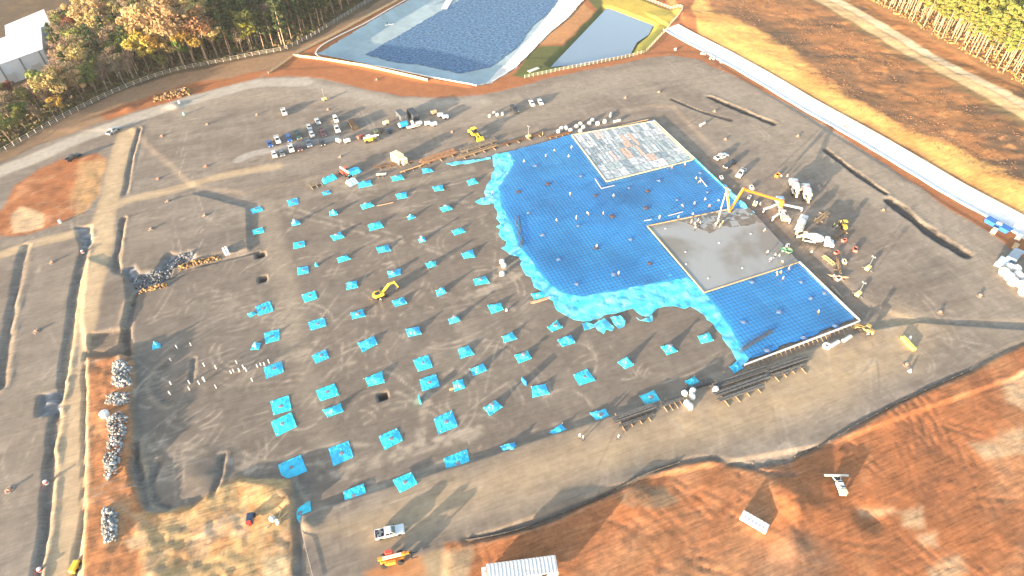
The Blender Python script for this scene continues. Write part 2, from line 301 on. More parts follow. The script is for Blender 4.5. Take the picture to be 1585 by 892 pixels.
for pts, dp, w, bm, sd_ in [([(40, 380), (32, 410), (22, 460), (10, 530), (2, 600)], .7, 2.2, .25, 1),
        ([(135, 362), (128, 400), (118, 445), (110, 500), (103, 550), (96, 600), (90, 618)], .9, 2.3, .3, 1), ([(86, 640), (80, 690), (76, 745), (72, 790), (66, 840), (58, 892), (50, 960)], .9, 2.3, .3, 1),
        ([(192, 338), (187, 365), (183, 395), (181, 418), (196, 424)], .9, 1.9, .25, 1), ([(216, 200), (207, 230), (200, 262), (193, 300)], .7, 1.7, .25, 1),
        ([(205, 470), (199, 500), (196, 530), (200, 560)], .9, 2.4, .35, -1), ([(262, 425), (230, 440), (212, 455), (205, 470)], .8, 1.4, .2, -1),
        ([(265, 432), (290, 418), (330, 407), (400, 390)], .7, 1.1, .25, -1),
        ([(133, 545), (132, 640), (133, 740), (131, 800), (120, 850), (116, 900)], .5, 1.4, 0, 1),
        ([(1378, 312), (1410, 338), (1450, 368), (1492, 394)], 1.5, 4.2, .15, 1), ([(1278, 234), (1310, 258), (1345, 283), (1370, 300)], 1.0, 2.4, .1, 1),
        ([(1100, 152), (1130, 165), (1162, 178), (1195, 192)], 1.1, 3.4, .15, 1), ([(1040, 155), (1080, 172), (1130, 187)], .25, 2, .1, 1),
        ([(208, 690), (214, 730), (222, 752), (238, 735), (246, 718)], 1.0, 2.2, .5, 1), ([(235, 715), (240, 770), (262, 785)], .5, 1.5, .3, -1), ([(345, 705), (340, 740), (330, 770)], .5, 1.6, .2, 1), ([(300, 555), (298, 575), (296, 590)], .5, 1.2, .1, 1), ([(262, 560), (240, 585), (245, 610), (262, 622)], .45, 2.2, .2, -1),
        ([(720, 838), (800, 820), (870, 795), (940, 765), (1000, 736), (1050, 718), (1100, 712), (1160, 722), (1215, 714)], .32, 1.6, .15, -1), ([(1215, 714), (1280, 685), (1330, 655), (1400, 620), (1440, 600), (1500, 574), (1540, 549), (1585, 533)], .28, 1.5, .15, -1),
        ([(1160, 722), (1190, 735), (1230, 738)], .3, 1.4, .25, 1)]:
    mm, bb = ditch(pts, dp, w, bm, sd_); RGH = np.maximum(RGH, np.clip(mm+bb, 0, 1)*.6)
    paint(mm*(.45 if pts[0][0] < 900 or pts[0][1] > 500 else .92), (.12, .103, .09) if pts[0][0] < 900 or pts[0][1] > 500 else (.052, .046, .044)); paint(bb*(.5 if pts[0][0] < 300 else .18), (.30, .23, .16))  # rear right trenches: wall shade painted into the soil colour, east walls too
PIT = [(140, 520), (160, 516), (200, 508), (203, 548), (170, 556), (136, 556)]
pz = sstep(-.6, .6, zone(PIT, 1, .3)); Z -= pz*.8; paint(pz*.7, (.15, .105, .075))
RIP = [[(190, 418), (206, 412), (216, 424), (238, 420), (250, 412), (258, 398), (300, 388), (304, 402), (268, 414), (262, 432), (232, 446), (208, 452), (198, 432)], [(60, 612), (96, 602), (92, 640), (58, 642)], [(118, 352), (140, 350), (142, 378), (128, 385)]]
for q in RIP:
    rz = sstep(-.5, .5, zone(q, 1, .3)); Z -= rz*.7
    paint(rz*.85, (.15, .15, .155)); paint(rz*sstep(.05, .25, fbm(X, Y, 1.6, 91, 2))*.8, (.25, .255, .265)); Z += rz*np.maximum(0, fbm(X, Y, 1.6, 91, 2))*.8
for p in [(407, 432), (592, 614), (403, 395)]:                           # open footing pits
    c = flat([p])[0]; q = sstep(-.15, .15, 1.15-np.maximum(abs(X-c[0]), abs(Y-c[1]))); Z -= q*1.4; paint(q, (.05, .04, .035))
# clay relief, and gentle waves everywhere
Z += clay*(fbm(X, Y, 16, 101, 3)*.26+fbm(X, Y, 4.0, 103, 4, .6, R(35), 2.4)*.17+fbm(X, Y, 1.6, 105, 2, .6, R(25), 1.6)*.055)
for m in CLAYTRK: Z -= m*.10*sstep(-.6, .5, n2+n3*.5); paint(m*.35, (.28, .11, .05))
Z += sstep(.1, .9, strip+corner)*(n3*.09+fbm(X, Y, 2.4, 113, 3, .6, R(80), 2)*.12) + (strip+corner)*(fbm(X, Y, 5, 107, 4)*.26+fbm(X, Y, 1.5, 106, 2)*.09) + patch*fbm(X, Y, 6, 108, 4)*.22
PADW = pad*(1-clay)*(1-corner)*(1-strip)
Z += PADW*(fbm(X, Y, 35, 109, 2)*.10+fbm(X, Y, 5, 111, 3, .5, R(8), 2.5)*.016+n3*.004)*(1-.6*flr)
heapz = np.zeros(X.shape)
for px, py, r, h in [(272, 165, 3, .9), (200, 168, 3, .8), (450, 772, 2.6, 1.2), (420, 768, 3, .8), (310, 740, 5, .6), (985, 768, 5, .7), (1215, 790, 4, .9), (1245, 775, 4, 1.1), (1225, 820, 3.5, .8), (1240, 800, 3, .7), (1215, 765, 3, .7), (1255, 742, 3, .8), (1215, 845, 3, 1.0), (480, 812, 1.6, .8), (1345, 800, 3, -.7), (760, 262, 3, .25), (215, 720, 2, .7)]:
    c = flat([(px, py)])[0]; d = np.hypot(X-c[0]+WX*.6, Y-c[1]+WY*.6); heapz += h*np.exp(-(d/r)**2)*(1+.35*n2)
Z += heapz
# retention basin and pond
BASIN = [(488, 84), (575, 32), (660, -16), (760, -70), (960, -60), (905, 0), (850, 55), (800, 108), (762, 131), (738, 134), (700, 128), (600, 108)]
BAS_IN = [(566, 86), (645, 40), (705, 5), (800, -50), (900, -50), (868, 8), (825, 40), (800, 75), (758, 106), (712, 116), (680, 108), (650, 101), (610, 97)]
bd = zone(BASIN, 2, .12); Zb = -3.2*sstep(0, 7.0, bd); Z += Zb
pd = zone([(855, 100), (940, 12), (1008, 38), (1000, 52), (984, 66), (974, 84), (900, 98)], 2, .2)
Z += -2.2*sstep(-4.5, 1.0, pd)
raise_(sstep(0, 3, zone([(455, 86), (640, -20), (670, -20), (500, 78), (660, 118), (735, 131), (735, 138), (640, 126)], 2, .2)), .5)
# ground beyond the lined channel climbs towards the pines
CH = flat([(1038, 44), (1062, 58), (1120, 88), (1180, 122), (1240, 158), (1300, 192), (1360, 226), (1420, 262), (1480, 298), (1540, 330), (1600, 364), (1700, 424)])
CHS = smooth_line(CH, 6)
dch, sch = line_dist(X, Y, np.vstack([CHS, CHS[-1]+(CHS[-1]-CHS[-5])*60]))
up = np.where(sch > 0, dch, 0)
Z += heath*(sstep(3, 30, up)*2.6+np.clip(up-20, 0, 90)*.018)
Z += heath*(1-pinefloor)*sstep(4, 20, up)*(fbm(X, Y, 18, 121, 4, .5, R(-28), 2)*.9+fbm(X, Y, 4, 123, 3)*.22)
us = np.where(sch > 0, dch, -dch)
Z += np.where(np.abs(us) < 30, 1, 0)*(1.15*sstep(-5.2, 5.2, us)*sstep(28, 12, np.abs(us)) - .35*(1-sstep(.3, 1.6, np.abs(us+1.8))))
Z += fbm(X, Y, 900, 131, 3)*18*sstep(350, 1400, np.hypot(X-80, Y-100))
Z += (1-pad)*(1-clay)*fbm(X, Y, 40, 133, 3)*.25*(bd < -2)

def HT(x, y):
    """height of the ground sheet at world points"""
    x = np.atleast_1d(np.asarray(x, float)); y = np.atleast_1d(np.asarray(y, float))
    i = np.clip(np.searchsorted(XS, x)-1, 0, NX-2); j = np.clip(np.searchsorted(YS, y)-1, 0, NY-2)
    a = np.clip((x-XS[i])/(XS[i+1]-XS[i]), 0, 1); b = np.clip((y-YS[j])/(YS[j+1]-YS[j]), 0, 1)
    return Z[j, i]*(1-a)*(1-b)+Z[j, i+1]*a*(1-b)+Z[j+1, i]*(1-a)*b+Z[j+1, i+1]*a*b
def G(px, py, lift=0.0):
    """the place on the ground seen at this point of the photograph"""
    z = 0.0
    for _ in range(5):
        p = flat([(px, py)], z)[0]; z = float(HT(p[0], p[1])[0])
    return Vector((p[0], p[1], z+lift))
def Gl(pts, lift=0.0): return [G(a, b, lift) for a, b in pts]

# small variation of tone, then the mesh
tone = 1+.10*n3+.10*n2+.07*fbm(X, Y, 1.0, 141, 1)
C *= tone[..., None]
C = np.clip(C, .02, .9)
gm = bpy.data.meshes.new('ground')
gm.vertices.add(NX*NY); gm.vertices.foreach_set('co', np.stack([X, Y, Z], -1).astype(np.float32).ravel())
ii = (np.arange(NY-1)[:, None]*NX+np.arange(NX-1)[None, :]).ravel()
quads = np.stack([ii, ii+1, ii+1+NX, ii+NX], 1).astype(np.int32)
gm.loops.add(quads.size); gm.loops.foreach_set('vertex_index', quads.ravel())
gm.polygons.add(len(quads)); gm.polygons.foreach_set('loop_start', np.arange(0, quads.size, 4, dtype=np.int32)); gm.polygons.foreach_set('loop_total', np.full(len(quads), 4, np.int32))
gm.polygons.foreach_set('use_smooth', np.ones(len(quads), bool))
gm.update(calc_edges=True)
at_ = gm.color_attributes.new('soil', 'FLOAT_COLOR', 'POINT')
at_.data.foreach_set('color', np.concatenate([C, np.clip(clay*.8+strip*.9+corner*.9+patch*.7+heath*.55+pz*.5+RGH, .0, 1)[..., None]], -1).astype(np.float32).ravel())
go = bpy.data.objects.new('ground', gm); COL.objects.link(go); go['kind'] = 'structure'
gmat = bpy.data.materials.new('soil'); gmat.use_nodes = True
t = gmat.node_tree; b = t.nodes['Principled BSDF']; b.inputs['Roughness'].default_value = .95; b.inputs['Specular IOR Level'].default_value = .15
ca = t.nodes.new('ShaderNodeAttribute'); ca.attribute_name = 'soil'
tc = t.nodes.new('ShaderNodeTexCoord')
def soil_noise(scale, rot, det, rough, dist=0.0):
    mp = t.nodes.new('ShaderNodeMapping'); mp.inputs['Scale'].default_value = scale; mp.inputs['Rotation'].default_value = (0, 0, rot)
    n = t.nodes.new('ShaderNodeTexNoise'); n.inputs['Scale'].default_value = 1; n.inputs['Detail'].default_value = det; n.inputs['Roughness'].default_value = rough; n.inputs['Distortion'].default_value = dist
    t.links.new(tc.outputs['Object'], mp.inputs['Vector']); t.links.new(mp.outputs[0], n.inputs['Vector']); return n.outputs[0]
def mth(op, a, b_=None):
    n = t.nodes.new('ShaderNodeMath'); n.operation = op
    for k, q in enumerate((a, b_)):
        if q is None: continue
        if isinstance(q, (int, float)): n.inputs[k].default_value = q
        else: t.links.new(q, n.inputs[k])
    return n.outputs[0]
sA = soil_noise((.16, 1.9, 1), R(-12), 5, .6, .5); sB = soil_noise((.2, 1.7, 1), R(80), 5, .6, .5); sC = soil_noise((1.5, 1.5, 1), 0, 8, .7); sD = soil_noise((.35, .35, 1), 0, 3, .6)
mixs = mth('ADD', mth('ADD', mth('MULTIPLY', sA, .33), mth('MULTIPLY', sB, .25)), mth('ADD', mth('MULTIPLY', sC, .30), mth('MULTIPLY', sD, .12)))
dev = mth('SUBTRACT', mixs, .5); amp = mth('ADD', mth('MULTIPLY', ca.outputs['Alpha'], 2.2), 1.5)
fac = mth('ADD', mth('MULTIPLY', dev, amp), 1.0)
mx = t.nodes.new('ShaderNodeMixRGB'); mx.blend_type = 'MULTIPLY'; mx.inputs[0].default_value = 1
t.links.new(ca.outputs['Color'], mx.inputs[1]); t.links.new(fac, mx.inputs[2]); t.links.new(mx.outputs[0], b.inputs['Base Color'])
bp = t.nodes.new('ShaderNodeBump'); bp.inputs['Strength'].default_value = .5
t.links.new(mth('ADD', mth('MULTIPLY', ca.outputs['Alpha'], .26), .035), bp.inputs['Distance'])
t.links.new(mixs, bp.inputs['Height']); t.links.new(bp.outputs[0], b.inputs['Normal'])
gm.materials.append(gmat)
# ------------------------------------------------------------------ materials and mesh helpers
_M = {}
def mat(name, col, rough=.6, metal=0.0, var=.12, vscale=1.5, spec=.4, bump=0.0, bscale=6.0, coat=0.0, rand=0.0):
    if name in _M: return _M[name]
    m = bpy.data.materials.new(name); m.use_nodes = True; t = m.node_tree; b = t.nodes['Principled BSDF']
    b.inputs['Roughness'].default_value = rough; b.inputs['Metallic'].default_value = metal; b.inputs['Specular IOR Level'].default_value = spec
    if coat: b.inputs['Coat Weight'].default_value = coat
    tc = t.nodes.new('ShaderNodeTexCoord'); n = t.nodes.new('ShaderNodeTexNoise'); n.inputs['Scale'].default_value = vscale; n.inputs['Detail'].default_value = 4
    r = t.nodes.new('ShaderNodeMapRange'); r.inputs[1].default_value = .3; r.inputs[2].default_value = .7; r.inputs[3].default_value = 1-var; r.inputs[4].default_value = 1+var
    x = t.nodes.new('ShaderNodeMixRGB'); x.blend_type = 'MULTIPLY'; x.inputs[0].default_value = 1; x.inputs[1].default_value = (*col, 1)
    t.links.new(tc.outputs['Object'], n.inputs['Vector']); t.links.new(n.outputs[0], r.inputs[0]); t.links.new(r.outputs[0], x.inputs[2])
    out = x
    if rand:
        oi = t.nodes.new('ShaderNodeObjectInfo'); hs = t.nodes.new('ShaderNodeHueSaturation'); a = t.nodes.new('ShaderNodeMapRange')
        a.inputs[3].default_value = 1-rand; a.inputs[4].default_value = 1+rand; t.links.new(oi.outputs['Random'], a.inputs[0]); t.links.new(a.outputs[0], hs.inputs['Value'])
        h2 = t.nodes.new('ShaderNodeMapRange'); h2.inputs[3].default_value = .5-.03; h2.inputs[4].default_value = .5+.03
        ml = t.nodes.new('ShaderNodeMath'); ml.operation = 'FRACT'; m2 = t.nodes.new('ShaderNodeMath'); m2.operation = 'MULTIPLY'; m2.inputs[1].default_value = 7.31
        t.links.new(oi.outputs['Random'], m2.inputs[0]); t.links.new(m2.outputs[0], ml.inputs[0]); t.links.new(ml.outputs[0], h2.inputs[0]); t.links.new(h2.outputs[0], hs.inputs['Hue'])
        t.links.new(x.outputs[0], hs.inputs['Color']); out = hs
    t.links.new(out.outputs[0], b.inputs['Base Color'])
    if bump:
        n2_ = t.nodes.new('ShaderNodeTexNoise'); n2_.inputs['Scale'].default_value = bscale; n2_.inputs['Detail'].default_value = 5
        bu = t.nodes.new('ShaderNodeBump'); bu.inputs['Strength'].default_value = bump; bu.inputs['Distance'].default_value = .1
        t.links.new(tc.outputs['Object'], n2_.inputs['Vector']); t.links.new(n2_.outputs[0], bu.inputs['Height']); t.links.new(bu.outputs[0], b.inputs['Normal'])
    _M[name] = m; return m
def leafmat(name, col, rand=.25, transl=.25):
    if name in _M: return _M[name]
    m = mat(name, col, .75, 0, .35, .35, .2, rand=rand); t = m.node_tree; b = t.nodes['Principled BSDF']
    tr = t.nodes.new('ShaderNodeBsdfTranslucent'); mx_ = t.nodes.new('ShaderNodeMixShader'); mx_.inputs[0].default_value = transl
    src = b.inputs['Base Color'].links[0].from_socket; t.links.new(src, tr.inputs[0])
    t.links.new(b.outputs[0], mx_.inputs[1]); t.links.new(tr.outputs[0], mx_.inputs[2]); t.links.new(mx_.outputs[0], t.nodes['Material Output'].inputs[0])
    return m
def stonemat(name, a, b_, scale):
    m = mat(name, a, .9, 0, .25, scale, .2); return m

class MB:
    def __init__(s): s.v = []; s.f = []
    def add(s, vs_, fs):
        o = len(s.v); s.v += [tuple(v) for v in vs_]; s.f += [tuple(o+i for i in f) for f in fs]; return s
    def box(s, c, d, rz=0, taper=1.0, ry=0, ch=0.0):
        x, y, z = d[0]/2, d[1]/2, d[2]/2
        if ch:                                                        # chamfered upright edges and top
            q = [(x-ch, y), (x, y-ch), (x, -y+ch), (x-ch, -y), (-x+ch, -y), (-x, -y+ch), (-x, y-ch), (-x+ch, y)]
            P = [(a, b, -z) for a, b in q]+[(a, b, z-ch) for a, b in q]+[(a*(1-ch/x), b*(1-ch/y), z) for a, b in q]
            F = [tuple(range(8))]+[(i, i+8, (i+1) % 8+8, (i+1) % 8) for i in range(8)]+[(i+8, i+16, (i+1) % 8+16, (i+1) % 8+8) for i in range(8)]+[tuple(range(23, 15, -1))]
        else:
            P = [(-x, -y, -z), (x, -y, -z), (x, y, -z), (-x, y, -z), (-x*taper, -y*taper, z), (x*taper, -y*taper, z), (x*taper, y*taper, z), (-x*taper, y*taper, z)]
            F = [(3, 2, 1, 0), (4, 5, 6, 7), (0, 1, 5, 4), (1, 2, 6, 5), (2, 3, 7, 6), (3, 0, 4, 7)]
        M_ = Matrix.Translation(c) @ Matrix.Rotation(rz, 4, 'Z') @ Matrix.Rotation(ry, 4, 'Y')
        return s.add([M_ @ Vector(p) for p in P], F)
    def bar(s, a, b, w, h=None, up=Vector((0, 0, 1))):
        a, b = Vector(a), Vector(b); h = h or w; d = (b-a).normalized()
        if abs(d.dot(up)) > .98: up = Vector((0, 1, 0))
        sd_ = d.cross(up).normalized()*w/2; u = sd_.cross(d).normalized()*h/2
        P = [a-sd_-u, a+sd_-u, a+sd_+u, a-sd_+u, b-sd_-u, b+sd_-u, b+sd_+u, b-sd_+u]
        return s.add(P, [(0, 1, 2, 3), (7, 6, 5, 4), (0, 4, 5, 1), (1, 5, 6, 2), (2, 6, 7, 3), (3, 7, 4, 0)])
    def cyl(s, a, b, r, n=12, r2=None, cap=True):
        return s.tube([a, b], [r, r if r2 is None else r2], n, cap)
    def tube(s, pts, rad, n=8, cap=True):
        pts = [Vector(p) for p in pts]
        if not hasattr(rad, '__len__'): rad = [rad]*len(pts)
        P = []
        d0 = (pts[1]-pts[0]).normalized(); ref = Vector((0, 0, 1)) if abs(d0.z) < .9 else Vector((1, 0, 0))
        for i, p in enumerate(pts):
            d = (pts[min(i+1, len(pts)-1)]-pts[max(i-1, 0)]).normalized()
            a = d.cross(ref).normalized(); b = a.cross(d)
            P += [p+(a*math.cos(2*math.pi*k/n)+b*math.sin(2*math.pi*k/n))*rad[i] for k in range(n)]
        F = [(i*n+k, i*n+(k+1) % n, (i+1)*n+(k+1) % n, (i+1)*n+k) for i in range(len(pts)-1) for k in range(n)]
        if cap: F += [tuple(range(n-1, -1, -1)), tuple(range((len(pts)-1)*n, len(pts)*n))]
        return s.add(P, F)
    def lathe(s, prof, n=16, c=(0, 0, 0), axis='Z'):
        P = []
        for r, z in prof:
            for k in range(n):
                a = 2*math.pi*k/n; x, y = r*math.cos(a), r*math.sin(a)
                p = {'Z': (x, y, z), 'X': (z, x, y), 'Y': (x, z, y)}[axis]
                P.append((c[0]+p[0], c[1]+p[1], c[2]+p[2]))
        F = [(i*n+k, i*n+(k+1) % n, (i+1)*n+(k+1) % n, (i+1)*n+k) for i in range(len(prof)-1) for k in range(n)]
        F += [tuple(range(n-1, -1, -1)), tuple(range((len(prof)-1)*n, len(prof)*n))]
        return s.add(P, F)
    def profile(s, prof, hw):
        """side outline (x, z) given width: hw(x, z) half width"""
        n = len(prof); P = [(x, -hw(x, z), z) for x, z in prof]+[(x, hw(x, z), z) for x, z in prof]
        F = [tuple(range(n)), tuple(range(2*n-1, n-1, -1))]+[(i, i+n, (i+1) % n+n, (i+1) % n) for i in range(n)]
        return s.add(P, F)
    def quad(s, a, b, c, d, th=.02):
        a, b, c, d = map(Vector, (a, b, c, d)); n = (b-a).cross(d-a).normalized()*th
        return s.add([a, b, c, d, a+n, b+n, c+n, d+n], [(3, 2, 1, 0), (4, 5, 6, 7), (0, 1, 5, 4), (1, 2, 6, 5), (2, 3, 7, 6), (3, 0, 4, 7)])
    def rock(s, c, r, rr):
        b = [(-1, 0, 0), (1, 0, 0), (0, -1, 0), (0, 1, 0), (0, 0, -1), (0, 0, 1)]
        k = .58; b += [(sx*k, sy*k, sz*k) for sx in (-1, 1) for sy in (-1, 1) for sz in (-1, 1)]
        sc = [rr.uniform(.6, 1.2) for _ in range(3)]; M_ = Matrix.Rotation(rr.uniform(0, 6), 3, 'Z') @ Matrix.Rotation(rr.uniform(-.6, .6), 3, 'X')
        P = []
        for v in b:
            q = M_ @ Vector([v[i]*sc[i]*r*rr.uniform(.82, 1.12) for i in range(3)]); P.append((c[0]+q.x, c[1]+q.y, c[2]+q.z))
        F = []
        for sx in (0, 1):
            for sy in (0, 1):
                for sz in (0, 1):
                    i = 6+sx*4+sy*2+sz; F += [(sx, 2+sy, i), (2+sy, 4+sz, i), (4+sz, sx, i)]
        return s.add(P, F)
    def mesh(s, name, smooth=False):
        me = bpy.data.meshes.new(name); me.from_pydata(s.v, [], s.f)
        bm = bmesh.new(); bm.from_mesh(me); bmesh.ops.recalc_face_normals(bm, faces=bm.faces[:]); bm.to_mesh(me); bm.free()
        if smooth: me.polygons.foreach_set('use_smooth', [True]*len(me.polygons))
        me.materials.append(None); return me
def obj(name, mesh, m, parent=None, loc=(0, 0, 0), rz=0.0, label=None):
    if isinstance(mesh, MB): mesh = mesh.mesh(name)
    if not mesh.materials: mesh.materials.append(None)
    o = bpy.data.objects.new(name, mesh); COL.objects.link(o)
    o.material_slots[0].link = 'OBJECT'; o.material_slots[0].material = m
    o.parent = parent; o.location = loc; o.rotation_euler = (0, 0, rz)
    if label: o['label'] = label
    return o
def tag(o, label, cat, group=None):
    o['label'] = label; o['category'] = cat
    if group: o['group'] = group
    return o
def thing(name, label, cat, loc=(0, 0, 0), rz=0.0, group=None):
    o = bpy.data.objects.new(name, None); COL.objects.link(o); o.location = loc; o.rotation_euler = (0, 0, rz); o.empty_display_size = .3
    return tag(o, label, cat, group)
_C = {}
def cached(key, fn):
    if key not in _C: _C[key] = fn()
    return _C[key]
_ORD = 'zeroth first second third fourth fifth sixth seventh eighth ninth tenth eleventh twelfth thirteenth fourteenth fifteenth sixteenth seventeenth eighteenth nineteenth twentieth'.split()
def nth(i):
    if i <= 20: return _ORD[i]
    if i < 100:
        t_ = ['', '', 'twenty', 'thirty', 'forty', 'fifty', 'sixty', 'seventy', 'eighty', 'ninety'][i//10]
        return (t_[:-1]+'ieth') if i % 10 == 0 else t_+'-'+_ORD[i % 10]
def dup(root, loc, rz, label=None, group=None):
    r = root.copy(); COL.objects.link(r); r.location = loc; r.rotation_euler = (0, 0, rz)
    if label: r['label'] = label
    if group: r['group'] = group
    for ch in list(root.children):
        c = ch.copy(); COL.objects.link(c); c.parent = r
        for g in ch.children:
            d = g.copy(); COL.objects.link(d); d.parent = c
    return r
def setmat(o, m): o.material_slots[0].material = m
def heading(a, b):
    return math.atan2(b[1]-a[1], b[0]-a[0])
GX = R(0)                                        # the building's long direction runs along x

WHITE = mat('white_paint', (.64, .63, .61), .45, 0, .05, 1, .5)
OFFW = mat('dusty_white', (.55, .53, .49), .6, 0, .12, 2)
CREAM = mat('cream_paint', (.72, .60, .38), .55, 0, .08)
BLACK = mat('black_rubber', (.018, .018, .019), .8, 0, .2)
DARK = mat('dark_steel', (.05, .05, .055), .55, .3, .2)
STEEL = mat('grey_steel', (.30, .31, .32), .45, .6, .15)
GLASS = mat('tinted_glass', (.018, .024, .03), .08, 0, .02, 1, .6)
YEL = mat('yellow_paint', (.75, .48, .05), .5, 0, .1)
ORG = mat('orange_paint', (.78, .25, .03), .5, 0, .1)
REDP = mat('red_paint', (.55, .06, .04), .5, 0, .1)
WOOD = mat('raw_lumber', (.50, .33, .17), .8, 0, .25, 2)
WOODD = mat('weathered_timber', (.26, .18, .11), .85, 0, .3, 2)
RUST = mat('rusty_bar', (.16, .085, .05), .85, .2, .3, 2)
REBAR = mat('grey_bar', (.15, .145, .14), .7, .3, .3, 2)
CONC = mat('concrete', (.42, .40, .37), .9, 0, .15, 1.2)
LAMP = mat('lamp_lens', (.75, .72, .65), .2, 0, .02)
TAIL = mat('tail_lens', (.4, .02, .02), .3, 0, .02)
SKIN = mat('skin', (.42, .25, .17), .6, 0, .05)
from mathutils.geometry import delaunay_2d_cdt
# ------------------------------------------------------------------ the blue sheets, steel mats and slabs
BLUE_D = mat('blue_film', (.026, .255, .58), .42, 0, .30, .045, .5, bump=.35, bscale=1.3)
def film_tones(m, hi, sc, st):
    """lapped strips and worn, paler areas of one plastic"""
    t = m.node_tree; b = t.nodes['Principled BSDF']; src = b.inputs['Base Color'].links[0].from_socket; tc = t.nodes.new('ShaderNodeTexCoord')
    def nz(scale, rot, det):
        mp = t.nodes.new('ShaderNodeMapping'); mp.inputs['Scale'].default_value = scale; mp.inputs['Rotation'].default_value = (0, 0, rot); n = t.nodes.new('ShaderNodeTexNoise'); n.inputs['Scale'].default_value = 1; n.inputs['Detail'].default_value = det
        t.links.new(tc.outputs['Object'], mp.inputs['Vector']); t.links.new(mp.outputs[0], n.inputs['Vector']); return n.outputs[0]
    a_ = nz((.012, .42, 1), R(2), 4); b_ = nz((sc, sc, 1), 0, 5); c_ = nz((.5, .02, 1), R(-3), 3)
    ad = t.nodes.new('ShaderNodeMath'); ad.operation = 'MULTIPLY_ADD'; ad.inputs[1].default_value = .45; t.links.new(a_, ad.inputs[0]); t.links.new(b_, ad.inputs[2])
    a2 = t.nodes.new('ShaderNodeMath'); a2.operation = 'MULTIPLY_ADD'; a2.inputs[1].default_value = .3; t.links.new(c_, a2.inputs[0]); t.links.new(ad.outputs[0], a2.inputs[2])
    mr_ = t.nodes.new('ShaderNodeMapRange'); mr_.inputs[1].default_value = .78; mr_.inputs[2].default_value = 1.06; mr_.inputs[4].default_value = st; t.links.new(a2.outputs[0], mr_.inputs[0])
    mx_ = t.nodes.new('ShaderNodeMixRGB'); mx_.inputs[2].default_value = (*hi, 1); t.links.new(mr_.outputs[0], mx_.inputs[0]); t.links.new(src, mx_.inputs[1]); t.links.new(mx_.outputs[0], b.inputs['Base Color'])
film_tones(BLUE_D, (.055, .40, .76), .05, .6)
BLUE_L = mat('cyan_film', (.055, .52, .72), .36, 0, .36, .28, .5, bump=.6, bscale=1.1)
film_tones(BLUE_L, (.30, .68, .82), .35, .7)
def sheet(poly, step, lift, wr, seed, rag=0.0, floor=-.2):
    """a film cut along a polygon, subdivided and wrinkled, 4 cm thick at the hem"""
    pts = poly
    if rag:
        out = []; rr = random.Random(seed)
        for i in range(len(pts)):
            a, b = Vector(pts[i]), Vector(pts[(i+1) % len(pts)]); n = max(1, int((b-a).length/1.6))
            for k in range(n):
                p = a.lerp(b, k/n); out.append((p.x+rr.uniform(-rag, rag), p.y+rr.uniform(-rag, rag)))
        pts = out
    n_ = len(pts); vv, ee, ff = delaunay_2d_cdt([Vector((p[0], p[1])) for p in pts], [(k, (k+1) % n_) for k in range(n_)], [], 1, 1e-4)[:3]
    bm = bmesh.new(); bv = [bm.verts.new((p.x, p.y, 0)) for p in vv]
    for f in ff: bm.faces.new([bv[k] for k in f])
    xs = [p[0] for p in pts]; ys = [p[1] for p in pts]
    for x in np.arange(math.ceil(min(xs)/step)*step, max(xs), step): bmesh.ops.bisect_plane(bm, geom=bm.verts[:]+bm.edges[:]+bm.faces[:], plane_co=(x, 0, 0), plane_no=(1, 0, 0))
    for y in np.arange(math.ceil(min(ys)/step)*step, max(ys), step): bmesh.ops.bisect_plane(bm, geom=bm.verts[:]+bm.edges[:]+bm.faces[:], plane_co=(0, y, 0), plane_no=(0, 1, 0))
    co = np.array([v.co[:] for v in bm.verts])
    hz = HT(co[:, 0], co[:, 1]); w = fbm(co[:, 0], co[:, 1], 3.0, seed, 3)*wr
    for v, h, q in zip(bm.verts, hz, w): v.co.z = max(h, floor)+lift+abs(q)
    bmesh.ops.recalc_face_normals(bm, faces=bm.faces[:])
    if sum(f.normal.z for f in bm.faces) < 0: bmesh.ops.reverse_faces(bm, faces=bm.faces[:])
    r = bmesh.ops.extrude_face_region(bm, geom=[e for e in bm.edges if e.is_boundary])
    for v in [g for g in r['geom'] if isinstance(g, bmesh.types.BMVert)]: v.co.z -= .06
    me = bpy.data.meshes.new('film'); bm.to_mesh(me); bm.free(); me.materials.append(None); return me
APRON = [(762, 241), (766, 262), (757, 283), (748, 300), (760, 312), (767, 322), (770, 338), (776, 350), (770, 364), (784, 375), (777, 386), (792, 395), (802, 399), (806, 411), (813, 426), (824, 430), (828, 446), (842, 456), (856, 468), (864, 481), (876, 491), (898, 499), (912, 497), (930, 491), (979, 478), (984, 484), (994, 490), (1006, 492), (1009, 484), (1020, 478), (1040, 475), (1056, 478), (1062, 478), (1070, 474), (1082, 482), (1096, 496), (1110, 510), (1120, 526), (1130, 542), (1140, 556), (1148, 569), (1158, 561), (1165, 545), (1110, 458), (1085, 445), (1060, 425), (1000, 430), (900, 440), (860, 420), (830, 395), (800, 340), (800, 300), (830, 250), (830, 226)]
MAIN = [(786, 237), (795, 255), (772, 290), (776, 320), (790, 345), (802, 382), (826, 408), (846, 438), (872, 456), (900, 462), (960, 451), (1010, 441), (1062, 432), (1087, 453), (1100, 466), (1112, 482), (1135, 518), (1150, 546), (1160, 557), (1240, 526), (1325, 494), (1238, 408), (1165, 333), (1128, 297), (1075, 247), (1010, 188), (885, 209)]
f2 = lambda pts, z=0: [tuple(p) for p in flat(pts, z)]
tag(obj('vapour_barrier', sheet(f2(APRON), .9, .12, .34, 31, .45), BLUE_L), 'bright cyan ragged film apron edging the deep blue mat beside bare gravel', 'plastic sheet')
tag(obj('vapour_barrier', sheet(f2(MAIN), 1.4, .34, .07, 33, .4), BLUE_D), 'huge deep blue plastic film under the steel mesh across half the building', 'plastic sheet')
